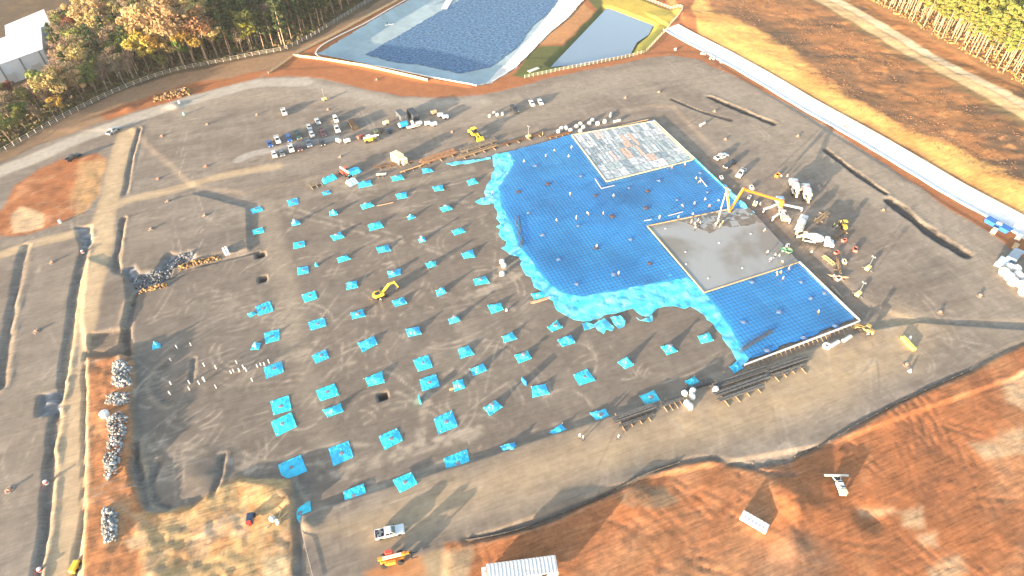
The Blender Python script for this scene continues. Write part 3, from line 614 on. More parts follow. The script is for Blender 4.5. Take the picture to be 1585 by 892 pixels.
# steel mesh: long bars in both directions, clipped to the film
MW = np.array(f2(MAIN))
def clip_runs(poly, axis, v):
    xs = []; P = poly; n = len(P)
    for i in range(n):
        a, b = P[i], P[(i+1) % n]
        if (a[axis] > v) != (b[axis] > v): xs.append(a[1-axis]+(v-a[axis])/(b[axis]-a[axis])*(b[1-axis]-a[1-axis]))
    xs.sort(); return list(zip(xs[::2], xs[1::2]))
mb = MB()
for ax in (0, 1):
    lo, hi = MW[:, ax].min(), MW[:, ax].max()
    for v in np.arange(lo+.3, hi, 1.2):
        for a, b in clip_runs(MW, ax, v):
            a += .4; b -= .4
            if b-a < 1: continue
            vv = v+rnd.uniform(-.08, .08); z = .56 if ax else .53
            p, q = ((vv, a, z), (vv, b, z)) if ax == 0 else ((a, vv, z), (b, vv, z))
            mb.bar(p, q, .10, .03)
tag(obj('rebar_mesh', mb, mat('mesh_steel', (.035, .05, .11), .7, .2, .2)), 'wide grid of thin dark reinforcing bars laid over the deep blue film', 'steel mesh')
# darker bundles of bars left lying on the mat
for (a, b, lb) in [((1145, 543), (1195, 512), 'loose dark bar bundle on the blue mat near its front tip'), ((801, 335), (809, 382), 'long dark pipe bundle along the ragged cyan edge')]:
    A, B = flat([a], .6)[0], flat([b], .6)[0]; mb = MB()
    for k in range(7):
        o_ = (rnd.uniform(-.9, .9), rnd.uniform(-.7, .7)); mb.bar((A[0]+o_[0], A[1]+o_[1], .62+.03*k), (B[0]+o_[0]*.6, B[1]+o_[1], .62+.03*k), .1)
    tag(obj('bar_bundle', mb, REBAR), lb, 'steel bars')
# block-outs for the columns
def blockout(px, py, light):
    p = flat([(px, py)], .5)[0]; s = rnd.uniform(.6, .85); rr = random.Random(int(px*7+py))
    o = thing('column_blockout', '', 'block-out', (p[0], p[1], .50), rnd.uniform(0, 1), 'column block-outs in the blue mat')
    m = MB(); m.lathe([(.45*s, .0), (.5*s, .2), (.36*s, .22), (.3*s, .05)], 12); obj('ring', m, mat('pale_ring', (.26, .27, .33), .8) if light else RUST, o)
    m = MB(); m.lathe([(1.2*s, .02), (1.0*s, .07), (.7*s, .12), (.3*s, .06)], 18)
    m.v = [(v[0]*rr.uniform(.72, 1.3), v[1]*rr.uniform(.72, 1.3), v[2]) for v in m.v]
    obj('spoil', m, mat('pale_grit', (.08, .20, .40), .9, 0, .6, 3) if light else mat('brown_grit', (.10, .08, .11), .9, 0, .4, 3), o)
    return o
dk = [(848, 285), (922, 303), (948, 335), (1000, 322), (1006, 408), (803, 297), (1002, 296), (923, 384)]
lt = [(818, 330), (895, 350), (840, 364), (865, 402), (893, 440), (976, 371), (950, 425), (829, 257), (899, 273), (1020, 280), (1048, 310), (973, 291), (1095, 298), (1084, 268), (1206, 483), (1255, 462), (1151, 499), (1276, 454), (1244, 523), (1188, 543), (1293, 505), (1164, 437), (1240, 437)]
for lst, light, w in ((dk, 0, 'brown dirt-ringed'), (lt, 1, 'pale grit-ringed')):
    for i, q in enumerate(sorted(lst)):
        blockout(*q, light)['label'] = f'{w} column block-out in the blue mat, {nth(i+1)} of its colour from the left'
# fresh concrete slab
SL = f2([(1002, 350), (1165, 331), (1237, 406), (1090, 453)], .35)
SLX0, SLX1 = min(SL[0][0], SL[3][0]), max(SL[1][0], SL[2][0]); SLY0, SLY1 = min(p[1] for p in SL), max(p[1] for p in SL)
SL = f2([(1002, 350), (1128, 324), (1160, 322), (1237, 406), (1090, 453)], .62)
slab = thing('concrete_slab', 'freshly poured grey concrete slab inside timber forms on the blue mat', 'concrete slab', (0, 0, 0))
bm = bmesh.new(); f = bm.faces.new([bm.verts.new((p[0], p[1], .64)) for p in SL]); bmesh.ops.recalc_face_normals(bm, faces=[f])
r = bmesh.ops.extrude_face_region(bm, geom=[f])
for v in [g for g in r['geom'] if isinstance(g, bmesh.types.BMVert)]: v.co.z = .42
me = bpy.data.meshes.new('slab'); bmesh.ops.recalc_face_normals(bm, faces=bm.faces[:]); bm.to_mesh(me); bm.free()
cs = bpy.data.materials.new('fresh_concrete'); cs.use_nodes = True; t = cs.node_tree; b = t.nodes['Principled BSDF']; b.inputs['Roughness'].default_value = .5
tc = t.nodes.new('ShaderNodeTexCoord'); n = t.nodes.new('ShaderNodeTexNoise'); n.inputs['Scale'].default_value = .045; n.inputs['Detail'].default_value = 5; n.inputs['Distortion'].default_value = .4
cr = t.nodes.new('ShaderNodeValToRGB'); e = cr.color_ramp.elements; e[0].position = .43; e[0].color = (.19, .172, .148, 1); e[1].position = .57; e[1].color = (.27, .272, .265, 1)
t.links.new(tc.outputs['Object'], n.inputs['Vector']); t.links.new(n.outputs[0], cr.inputs[0]); t.links.new(cr.outputs[0], b.inputs['Base Color'])
rm = t.nodes.new('ShaderNodeMapRange'); rm.inputs[3].default_value = .75; rm.inputs[4].default_value = .35; t.links.new(n.outputs[0], rm.inputs[0]); t.links.new(rm.outputs[0], b.inputs['Roughness'])
n2x = t.nodes.new('ShaderNodeTexNoise'); n2x.inputs['Scale'].default_value = 1.2; bu = t.nodes.new('ShaderNodeBump'); bu.inputs['Strength'].default_value = .06; t.links.new(tc.outputs['Object'], n2x.inputs['Vector']); t.links.new(n2x.outputs[0], bu.inputs['Height']); t.links.new(bu.outputs[0], b.inputs['Normal'])
obj('surface', me, cs, slab)
mb = MB()
for a, b_ in ((0, 1), (3, 4), (4, 0)):
    mb.bar((SL[a][0], SL[a][1], .66), (SL[b_][0], SL[b_][1], .66), .30, .30)
obj('form_boards', mb, WOOD, slab)
rough = f2([(1050, 342), (1128, 325), (1160, 323), (1180, 345), (1140, 352), (1118, 350), (1100, 362), (1078, 352)], .65)
obj('fresh_pour', sheet(rough, .7, .62, .10, 39, .35), mat('wet_concrete', (.15, .128, .102), .65, 0, .25, .8, bump=.6, bscale=2.5), slab)
# survey discs dotted over the concrete
for i, q in enumerate(sorted([(1113, 376), (1061, 390), (1062, 409), (1096, 431), (1149, 415), (1162, 362), (1192, 405), (1198, 399), (1030, 354)])):
    p = flat([q], .66)[0]; m = MB().cyl((0, 0, 0), (0, 0, .12), .25, 10); o = obj('level_marker', m, WHITE, None, (p[0], p[1], .642))
    tag(o, f'small white level marker on the fresh concrete, {nth(i+1)} from the left', 'marker', 'level markers on the concrete')
# green hose reels at the slab's corner
p = flat([(1212, 388)], .65)[0]; o = thing('mortar_tub', 'pale green plastic mixing tubs and hose at the right corner of the fresh slab', 'tub', (p[0], p[1], .65))
GRN = mat('pale_green', (.28, .62, .32), .6)
m = MB()
m.lathe([(.5, 0), (.8, .6), (.72, .6), (.45, .08)], 14); obj('tub', m, GRN, o)
m = MB(); m.tube([(math.cos(a)*(.6+.05*a)+1.2, math.sin(a)*(.6+.05*a)-.8, .06+.02*a) for a in np.arange(0, 14, .4)], .06, 5); obj('hose', m, GRN, o)
# finished slab under curing sheets
Q = [(885, 209), (1010, 188), (1074, 247), (939, 281)]; QW = [Vector((*p, 0)) for p in flat(Q, .7)]
cs2 = thing('cured_slab', 'finished slab in a timber frame, covered by a patchwork of wet grey sheets with salmon strips', 'concrete slab', (0, 0, 0))
m = MB(); n = 4; m.add([(p.x, p.y, .40) for p in QW]+[(p.x, p.y, .66) for p in QW], [(3, 2, 1, 0), (4, 5, 6, 7)]+[(i, (i+1) % 4, (i+1) % 4+4, i+4) for i in range(4)]); obj('slab', m, CONC, cs2)
m = MB()
for i in range(4): m.bar((*QW[i].xy, .68), (*QW[(i+1) % 4].xy, .68), .34, .34)
obj('form_boards', m, mat('pale_lumber', (.60, .47, .28), .8, 0, .2), cs2)
def bil(u, v): return QW[0].lerp(QW[1], u).lerp(QW[3].lerp(QW[2], u), v)
GREYS = [mat('wet_sheet_'+w, c_, .45, 0, .35, .8, .5, bump=.4, bscale=1.5) for w, c_ in (('pale', (.47, .48, .48)), ('mid', (.36, .38, .39)), ('dark', (.21, .25, .27)), ('light', (.54, .54, .53)), ('greenish', (.33, .37, .365)))]
SALM = mat('salmon_sheet', (.60, .36, .27), .7, 0, .15, 1.0); SALM2 = mat('pale_pink_sheet', (.58, .43, .38), .7, 0, .15, 1.0)
rr = random.Random(5); rows = [(.015, .19), (.19, .33), (.33, .47), (.47, .69), (.69, .83), (.83, .985)]
pink = {(0, 5): SALM2, (0, 6): SALM2, (2, 10): SALM, (2, 11): SALM, (2, 13): SALM, (3, 5): SALM2, (3, 8): SALM, (3, 9): SALM, (1, 11): SALM, (3, 12): SALM, (4, 13): SALM, (4, 12): SALM2, (1, 13): SALM}
for ri, (v0, v1) in enumerate(rows):
    nu = 22
    for k in range(nu):
        u0, u1 = .012+.976*k/nu, .012+.976*(k+1)/nu
        if ri > 3 and k % 2 and (ri, k) not in pink: continue
        if ri > 3 and (ri, k+1) not in pink: u1 = min(.988, u1+.976/nu)
        g = .004; mb = MB(); nx_, ny_ = 4, 6; P = []
        for j in range(ny_+1):
            for i in range(nx_+1):
                p = bil(u0+g+(u1-u0-2*g)*i/nx_, v0+g+(v1-v0-2*g)*j/ny_); P.append((p.x, p.y, .69+rr.uniform(0, .09)))
        F = [(j*(nx_+1)+i, j*(nx_+1)+i+1, (j+1)*(nx_+1)+i+1, (j+1)*(nx_+1)+i) for j in range(ny_) for i in range(nx_)]
        mb.add(P, F)
        wgt = [3, 3, 1.2, 3.2, 1] if (u0 > .55 and v0 < .3) or v0 < .2 else [1.5, 3, 2.4, .8, 2.4]
        mm = pink.get((ri, k)) or rr.choices(GREYS, wgt)[0]
        obj('curing_sheet', mb, mm, cs2, label='salmon curing sheet' if mm in (SALM, SALM2) else None)
# board along the lower right edge of the mat, stakes behind it
A, B = Vector((*flat([(1152, 566)], .4)[0], 0)), Vector((*flat([(1331, 498)], .4)[0], 0)); d = (B-A).normalized(); nrm = Vector((d.y, -d.x, 0))
fb = thing('edge_form', 'long pale edge form with timber braces along the front of the blue mat', 'formwork', (A.x, A.y, 0))
m = MB().bar((0, 0, .62), (*(B-A).xy, .62), .32, .55); obj('form_panel', m, WHITE, fb)
nB = 26
for k in range(nB):
    p = (B-A)*((k+.5)/nB); m = MB(); m.bar((*(p+nrm*.3).xy, .8), (*(p+nrm*1.7).xy, float(HT(A.x+p.x+nrm.x*1.7, A.y+p.y+nrm.y*1.7)[0])+.05), .14); obj('brace', m, WOODD, fb)
for (a, b_, lb) in [((1012, 187), (1076, 247), 'pale timber edge form beside the sheet-covered slab'), ((1076, 247), (1125, 294), 'cyan wrapped edge form behind the pump boom'), ((1237, 406), (1330, 496), 'thin pale edge form along the right side of the blue mat')]:
    A, B = Vector((*flat([a], .5)[0], 0)), Vector((*flat([b_], .5)[0], 0))
    m = MB().bar((0, 0, .6), (*(B-A).xy, .6), .3, .6); e_ = thing('edge_form', lb, 'formwork', (A.x, A.y, 0)); obj('form_panel', m, BLUE_L if 'cyan' in lb else OFFW, e_)
    d = (B-A).normalized(); nrm = Vector((-d.y, d.x, 0))*-1
    if nrm.x < 0: nrm = -nrm
    for k in range(9):
        p = (B-A)*((k+.5)/9); m = MB(); m.bar((*(p+nrm*.2).xy, .8), (*(p+nrm*1.5).xy, .3), .13); obj('brace', m, WOODD, e_)
# crumpled cyan wraps lying along the pump side
for i, (pts) in enumerate([[(1120, 285), (1128, 296), (1133, 300), (1126, 290)], [(1130, 296), (1142, 306), (1137, 312), (1128, 302)], [(1145, 310), (1158, 322), (1152, 326), (1142, 316)], [(1160, 323), (1168, 330), (1162, 334), (1155, 328)]]):
    o = tag(obj('film_scrap', sheet(f2(pts, .5), .5, .55, .5, 60+i, .15), BLUE_L), f'crumpled cyan film scrap on the edge behind the boom, {nth(i+1)} from the left', 'plastic sheet', 'film scraps behind the boom')
# loose film at the ragged front edge
for i, (pts, lb) in enumerate([([(900, 502), (907, 500), (925, 505), (922, 508), (905, 513)], 'thin twisted cyan film strip at the ragged front edge'),
        ([(920, 503), (935, 494), (943, 500), (951, 508), (948, 514), (938, 512), (934, 518), (925, 512)], 'crumpled cyan film heap with a dark hole before the front edge'),
        ([(945, 492), (960, 490), (968, 498), (966, 507), (958, 511), (950, 503)], 'leaf-shaped cyan film flap before the front edge'),
        ([(985, 492), (990, 497), (1003, 493), (1009, 489), (1010, 498), (1004, 500), (988, 496)], 'wavy cyan film strip beside the notch in the mat'),
        ([(690, 254), (705, 251), (735, 248), (760, 244), (760, 247), (725, 254), (700, 258)], 'long narrow cyan film strip along the rear timber stack'),
        ([(735, 313), (745, 308), (760, 304), (770, 312), (758, 318), (742, 317)], 'cyan film tongue reaching left from the mat'),
        ([(763, 243), (790, 237), (800, 252), (786, 262), (775, 275), (762, 285), (766, 262)], 'pale glossy film fold at the rear left corner of the mat')]):
    tag(obj('film_scrap', sheet(f2(pts), .45, .24 if i < 4 else .2, .55 if i < 6 else .4, 70+i, .12), BLUE_L), lb, 'plastic sheet')
# rods lying on the mat
for i, (a, b_) in enumerate([((921, 277), (931, 292)), ((931, 292), (951, 287)), ((1035, 334), (1057, 328)), ((997, 342), (1008, 340)), ((1083, 275), (1094, 289))]):
    A, B = flat([a], .6)[0], flat([b_], .6)[0]; m = MB().bar((0, 0, 0), (B[0]-A[0], B[1]-A[1], 0), .3, .18)
    tag(obj('screed_board', m, mat('lilac_board', (.42, .40, .48), .6), None, (A[0], A[1], .65)), f'straight pale screed board on the blue mat, {nth(i+1)} from the left', 'board', 'screed boards on the mat')

# ------------------------------------------------------------------ tarpaulins over the footings
CY = mat('cyan_tarp', (.035, .53, .70), .42, 0, .22, .7, .5, bump=.6, bscale=2.2, rand=.14)
PIER = mat('pier_top', (.20, .20, .23), .85, 0, .2, 3)
def tarp_mesh(w, d, kind, seed):
    rr = random.Random(seed); n = 14; P = []; pk = {'flat': rr.uniform(.10, .22), 'tent': rr.uniform(1.3, 2.0), 'crumpled': rr.uniform(.6, 1.1), 'fold': .7}[kind]
    cx, cy = rr.uniform(-.12, .12), rr.uniform(-.12, .12); cor = [[rr.uniform(.84, 1.08) if kind == 'flat' else rr.uniform(.66, 1.08) for _ in range(2)] for _ in range(4)]
    xs = np.array([[2*i/n-1 for i in range(n+1)] for j in range(n+1)]).ravel(); ys = np.array([[2*j/n-1 for i in range(n+1)] for j in range(n+1)]).ravel()
    wr = fbm(xs*2, ys*2, .8, seed+400, 3, .65)
    for x, y, q in zip(xs, ys, wr):
        sx = sum(c[0]*(1+(x if k & 1 else -x))*(1+(y if k & 2 else -y))/4 for k, c in enumerate(cor)); sy = sum(c[1]*(1+(x if k & 1 else -x))*(1+(y if k & 2 else -y))/4 for k, c in enumerate(cor))
        pinch = 1-.05*(1-x*x)*(abs(y) > .99)-.05*(1-y*y)*(abs(x) > .99) if kind != 'flat' else 1-.04*rr.random()*(abs(x) > .99)
        r = max(abs(x-cx), abs(y-cy)) if kind == 'flat' else math.hypot(x-cx, y-cy)
        z = pk*float(sstep(.95, .25, np.array(r))) if kind == 'flat' else pk*max(0, 1-r/(1.0+.22*math.sin(3*math.atan2(y, x)+seed)))**1.35
        z += abs(q)*(.17 if kind == 'flat' else .42)+.035
        P.append((x*w/2*sx*pinch, y*d/2*sy*pinch, z))
    F = [(j*(n+1)+i, j*(n+1)+i+1, (j+1)*(n+1)+i+1, (j+1)*(n+1)+i) for j in range(n) for i in range(n)]
    rim = list(range(n+1))+[(n+1)*(j+1)+n for j in range(n)]+[(n+1)*n+i for i in range(n-1, -1, -1)]+[(n+1)*j for j in range(n-1, 0, -1)]
    o = len(P); P += [(P[i][0], P[i][1], -.03) for i in rim]; F += [(rim[k], rim[(k+1) % len(rim)], o+(k+1) % len(rim), o+k) for k in range(len(rim))]
    m = MB(); m.add(P, F); return m.mesh('tarp'), pk, (cx*w/2, cy*d/2)
# column, row, pixel, kind, width, depth
T = []
def col_(c, lst):
    for q in lst: T.append((c,)+q)
col_(0, [(465, 796, 'flat', 1.05), (452, 725, 'flat', 1.2), (440, 657, 'flat', 1.15), (436, 628, 'flat', 1.1), (425, 572, 'flat', 1.1), (421, 521, 'flat', 1.02), (409, 478, 'flat', 1.05), (400, 358, 'flat', .85), (397, 325, 'flat', .8)])
col_(1, [(549, 769, 'flat', 1), (528, 702, 'flat', 1.15), (516, 636, 'crumpled', .95), (507, 608, 'flat', 1), (496, 552, 'flat', .85), (491, 502, 'flat', 1), (479, 459, 'flat', .9), (469, 419, 'flat', .8), (463, 379, 'flat', .8), (458, 346, 'tent', .7), (453, 313, 'flat', .9)])
col_(2, [(628, 747, 'flat', 1), (605, 679, 'flat', 1.1), (579, 588, 'crumpled', 1.15), (570, 533, 'crumpled', 1), (555, 487, 'crumpled', 1), (545, 442, 'crumpled', .9), (531, 401, 'crumpled', .85), (522, 366, 'crumpled', .95), (516, 331, 'tent', .75), (505, 299, 'flat', .6)])
col_(3, [(708, 718, 'flat', 1.25), (690, 654, 'flat', 1.1), (665, 593, 'flat', 1.1), (655, 563, 'flat', 1), (640, 514, 'tent', .95), (619, 468, 'crumpled', .9), (610, 423, 'crumpled', 1), (594, 386, 'crumpled', 1), (580, 351, 'crumpled', 1), (568, 319, 'tent', 1), (564, 285, 'crumpled', 1.1)])
col_(4, [(789, 694, 'crumpled', .8), (763, 631, 'tent', .9), (739, 573, 'tent', .9), (721, 545, 'crumpled', .95), (703, 496, 'tent', .75), (683, 452, 'tent', .75), (668, 410, 'tent', .75), (653, 372, 'tent', .55), (636, 337, 'tent', .65), (622, 304, 'crumpled', 1.05), (615, 276, 'crumpled', 1.2)])
col_(5, [(867, 667, 'crumpled', .9), (836, 604, 'crumpled', 1), (810, 552, 'crumpled', .95), (788, 523, 'crumpled', .9), (768, 477, 'crumpled', .95), (745, 435, 'crumpled', 1.05), (725, 395, 'crumpled', .95), (709, 358, 'crumpled', .85), (691, 323, 'tent', .8), (679, 292, 'crumpled', .9), (661, 264, 'crumpled', .9)])
col_(6, [(931, 645, 'crumpled', 1), (904, 584, 'flat', 1), (877, 528, 'tent', 1), (859, 506, 'crumpled', .9), (833, 458, 'crumpled', .9), (731, 282, 'crumpled', .95)])
col_(7, [(1006, 618, 'crumpled', .95), (969, 562, 'tent', .8)])
col_(8, [(1073, 591, 'crumpled', .9), (1036, 542, 'tent', .9)])
col_(9, [(1139, 569, 'crumpled', .85), (1092, 524, 'tent', .95)])
KW = {'flat': 'flat square', 'tent': 'peaked tent-like', 'crumpled': 'crumpled low'}
cnt = {}
for i, (c, px, py, kind, s) in enumerate(T):
    cnt[c] = cnt.get(c, 0)+1; p = G(px, py)
    w, d = 4.5*s*rnd.uniform(.94, 1.06), (4.1 if kind == 'flat' else 3.6)*s*rnd.uniform(.9, 1.1)
    me, pk, cc = tarp_mesh(w, d, kind, 900+i)
    o = thing('footing_tarp', f'{KW[kind]} cyan tarp over a footing, {nth(c+1)} column from the left, {nth(cnt[c])} from the front', 'tarpaulin', p, rnd.gauss(.06, .10), 'cyan tarps over the column footings')
    obj('tarp', me, CY, o)
    if kind == 'flat' or i % 3 == 0:
        m = MB(); rr = random.Random(i)
        m.lathe([(.6, -.1), (.58, .08), (.4, .13), (.1, .14)], 9, (cc[0], cc[1], pk)); m.v = [(cc[0]+(v[0]-cc[0])*rr.uniform(.75, 1.2), cc[1]+(v[1]-cc[1])*rr.uniform(.7, 1.1), v[2]) for v in m.v]
        obj('pier_top', m, PIER, o)
    rr = random.Random(i+50)
    for k in range(4):
        sx, sy = (k & 1)*2-1, (k >> 1)*2-1; m = MB(); m.rock((sx*w*.40, sy*d*.38, .14), .13, rr); obj('weight_stone', m, CONC, o)
small = [(243, 536, 'tent', .5, 'tiny cyan tarp alone on the gravel between ditch and pipe stubs'), (397, 536, 'tent', .62, 'small cyan tarp bundle beside the pipe stubs'), (390, 487, 'crumpled', .5, 'narrow cyan tarp tail left of a larger flat one'), (490, 411, 'tent', .3, 'tiny upright cyan scrap beside the second column of tarps'), (650, 621, 'fold', .45, 'small folded cyan bundle standing alone below two flat tarps'), (811, 593, 'fold', .5, 'dark blue upright panel casting a square shadow beside a tarp'), (710, 597, 'tent', .75, 'cyan tarp over a pallet with a pale board at its side'), (748, 312, 'crumpled', .7, 'small cyan film pile by the left edge of the mat'), (775, 351, 'crumpled', .6, 'little cyan film pile under the ragged edge of the mat')]
for i, (px, py, kind, s, lb) in enumerate(small):
    me, pk, cc = tarp_mesh(4.2*s, 4.0*s if kind != 'fold' else 4.2*s, kind if kind != 'fold' else 'tent', 1500+i)
    if kind == 'fold':
        m = MB().box((0, 0, .75), (.35, 2.0, 1.5), .1, .85); me = m.mesh('tarp')
    o = thing('cyan_bundle', lb, 'tarpaulin', G(px, py), rnd.gauss(.1, .2)); obj('tarp', me, CY if i != 5 else BLUE_D, o)
    if i == 6: obj('board', MB().box((-1.9, -.5, .25), (1.3, .5, .3)), WOOD, o)
# ------------------------------------------------------------------ wheels, cars, trucks and machines
def wheel(parent, x, y, r, w, rimm=None, dual=False, z=None):
    key = ('wheel', round(r, 2), round(w, 2)); z = r if z is None else z
    def tm():
        m = MB(); m.lathe([(r*.62, -w/2), (r*.94, -w/2), (r, -w*.36), (r, w*.36), (r*.94, w/2), (r*.62, w/2)], 16, axis='Y'); return m.mesh('wheel')
    def rm():
        m = MB(); m.lathe([(r*.2, -w*.42), (r*.6, -w*.40), (r*.62, w*.40), (r*.2, w*.42)], 12, axis='Y'); return m.mesh('rim')
    o = obj('wheel', cached(key, tm), BLACK, parent, (x, y, z)); obj('rim', cached(key+('rim',), rm), rimm or STEEL, o)
def paint_(name, c): return mat(name, c, .32, .1, .03, .6, .5, coat=.4)
PAINTS = {'white': paint_('car_white', (.66, .66, .65)), 'silver': paint_('car_silver', (.42, .44, .45)), 'blue': paint_('car_blue', (.015, .08, .30)), 'grey': paint_('car_grey', (.13, .15, .17)), 'dark': paint_('car_dark', (.03, .035, .045)), 'green': paint_('car_green', (.02, .06, .045)), 'maroon': paint_('car_maroon', (.10, .035, .04)), 'slate': paint_('car_slate', (.10, .14, .19))}
def lights(o, xf, xr, w, zf, zr):
    for s in (-1, 1):
        obj('headlight', cached(('hl',), lambda: MB().box((0, 0, 0), (.10, .38, .20), ch=.04).mesh('headlight')), LAMP, o, (xf, s*w, zf))
        obj('tail_light', cached(('tl',), lambda: MB().box((0, 0, 0), (.08, .16, .34)).mesh('tail_light')), TAIL, o, (xr, s*w*1.1, zr))
def pickup(loc, rz, color, label, group=None, load=False):
    o = thing('pickup_truck', label, 'pickup truck', loc, rz, group); P = PAINTS[color]
    hw = lambda x, z: .98 if .55 < z < 1.05 else .92
    def body():
        m = MB(); m.profile([(-2.95, .45), (-2.95, 1.10), (-1.05, 1.12), (-1.0, 1.12), (1.15, 1.14), (2.6, 1.04), (2.88, .90), (2.92, .5), (2.7, .38), (-2.7, .38)], hw)
        m.profile([(-1.05, 1.10), (-.95, 1.78), (-.75, 1.86), (.25, 1.86), (.45, 1.80), (1.20, 1.12)], lambda x, z: .90 if z < 1.3 else .74); return m.mesh('body')
    obj('body', cached(('pk', 'body'), body), P, o)
    def bed():
        m = MB(); m.box((-1.98, 0, 1.13), (1.72, 1.62, .03)); return m.mesh('cargo_bed')
    obj('cargo_bed', cached(('pk', 'bed'), bed), DARK, o)
    def rails():
        m = MB()
        for s in (-1, 1): m.box((-2.0, s*.90, 1.18), (1.9, .12, .16))
        m.box((-2.9, 0, 1.18), (.12, 1.9, .16)); return m.mesh('bed_rail')
    obj('bed_rail', cached(('pk', 'rails'), rails), P, o)
    obj('windscreen', cached(('pk', 'ws'), lambda: MB().quad((1.17, -.78, 1.16), (1.17, .78, 1.16), (.50, .66, 1.78), (.50, -.66, 1.78), -.03).mesh('windscreen')), GLASS, o)
    obj('rear_window', cached(('pk', 'rw'), lambda: MB().quad((-1.07, -.72, 1.25), (-1.07, .72, 1.25), (-.97, .62, 1.74), (-.97, -.62, 1.74), .03).mesh('rear_window')), GLASS, o)
    for s in (-1, 1):
        obj('side_window', cached(('pk', 'sw', s), lambda: MB().quad((-.85, s*.885, 1.24), (-.05, s*.885, 1.24), (-.08, s*.755, 1.74), (-.72, s*.755, 1.74), .03*s*-1).quad((.05, s*.885, 1.24), (.92, s*.885, 1.24), (.38, s*.755, 1.74), (.02, s*.755, 1.74), .03*s*-1).mesh('side_window')), GLASS, o)
        obj('mirror', cached(('pk', 'mi', s), lambda: MB().box((.95, s*1.10, 1.22), (.16, .26, .22), ch=.03).mesh('mirror')), BLACK, o)
        for x in (-1.85, 1.85): wheel(o, x, s*.84, .40, .28)
    obj('bumper', cached(('pk', 'bu'), lambda: MB().box((2.95, 0, .58), (.14, 1.8, .26), ch=.04).mesh('bumper')), STEEL, o)
    lights(o, 2.86, -2.97, .74, .84, .92)
    if load:
        m = MB(); rr = random.Random(3)
        for k in range(5): m.box((-2.0+rr.uniform(-.5, .5), rr.uniform(-.5, .5), 1.28), (rr.uniform(.4, .9), .35, .3), rr.uniform(0, 3))
        obj('toolbox', m, STEEL, o)
    return o
def car(loc, rz, color, label, group=None, suv=False, cat='car'):
    o = thing('parked_suv' if suv else 'parked_car', label, cat, loc, rz, group); P = PAINTS[color]; h = .25 if suv else 0
    k = 'suv' if suv else 'car'
    def body():
        m = MB(); m.profile([(-2.35, .42), (-2.38, .95+h*.6), (-1.9, 1.0+h*.6), (1.0, 1.0+h*.6), (2.1, .86+h*.5), (2.35, .70), (2.38, .42), (2.1, .30), (-2.1, .30)], lambda x, z: .90 if .5 < z < .9 else .84)
        if suv: m.profile([(-2.3, 1.12), (-2.1, 1.72), (-1.8, 1.80), (.2, 1.80), (.4, 1.74), (1.1, 1.12)], lambda x, z: .84 if z < 1.3 else .70)
        else: m.profile([(-1.85, .98), (-1.2, 1.40), (-.9, 1.46), (.1, 1.46), (.3, 1.40), (1.05, .98)], lambda x, z: .80 if z < 1.1 else .64)
        return m.mesh('body')
    obj('body', cached((k, 'body'), body), P, o)
    if suv: q = ((1.09, 1.16), (.44, 1.71), (-2.31, 1.2), (-2.13, 1.68), 1.22, 1.68)
    else: q = ((1.04, 1.02), (.33, 1.38), (-1.83, 1.02), (-1.24, 1.37), 1.08, 1.37)
    obj('windscreen', cached((k, 'ws'), lambda: MB().quad((q[0][0], -.72, q[0][1]), (q[0][0], .72, q[0][1]), (q[1][0], .60, q[1][1]), (q[1][0], -.60, q[1][1]), -.03).mesh('windscreen')), GLASS, o)
    obj('rear_window', cached((k, 'rw'), lambda: MB().quad((q[2][0], -.68, q[2][1]), (q[2][0], .68, q[2][1]), (q[3][0], .58, q[3][1]), (q[3][0], -.58, q[3][1]), .03).mesh('rear_window')), GLASS, o)
    for s in (-1, 1):
        y0, y1 = ((.83, .72) if suv else (.79, .665))
        obj('side_window', cached((k, 'sw', s), lambda: MB().quad((q[2][0]+.35, s*y0, q[4]), (q[0][0]-.3, s*y0, q[4]), (q[1][0]-.1, s*y1, q[5]), (q[3][0]+.15, s*y1, q[5]), -.03*s).mesh('side_window')), GLASS, o)
        for x in (-1.42, 1.42): wheel(o, x, s*.78, .34, .24)
    lights(o, 2.33, -2.38, .66, .72, .78+h*.4)
    return o
LOTG = 'cars and trucks parked on the stone pad'
def park(fn, px, py, ang, color, label, **k):
    v = {None: (math.cos(R(ang)), -math.sin(R(ang)))}[None]           # heading as it shows from the air
    a, b = G(px, py), G(px+v[0]*12, py+v[1]*12)
    return fn(a, heading(a, b), color, label, LOTG, **k)
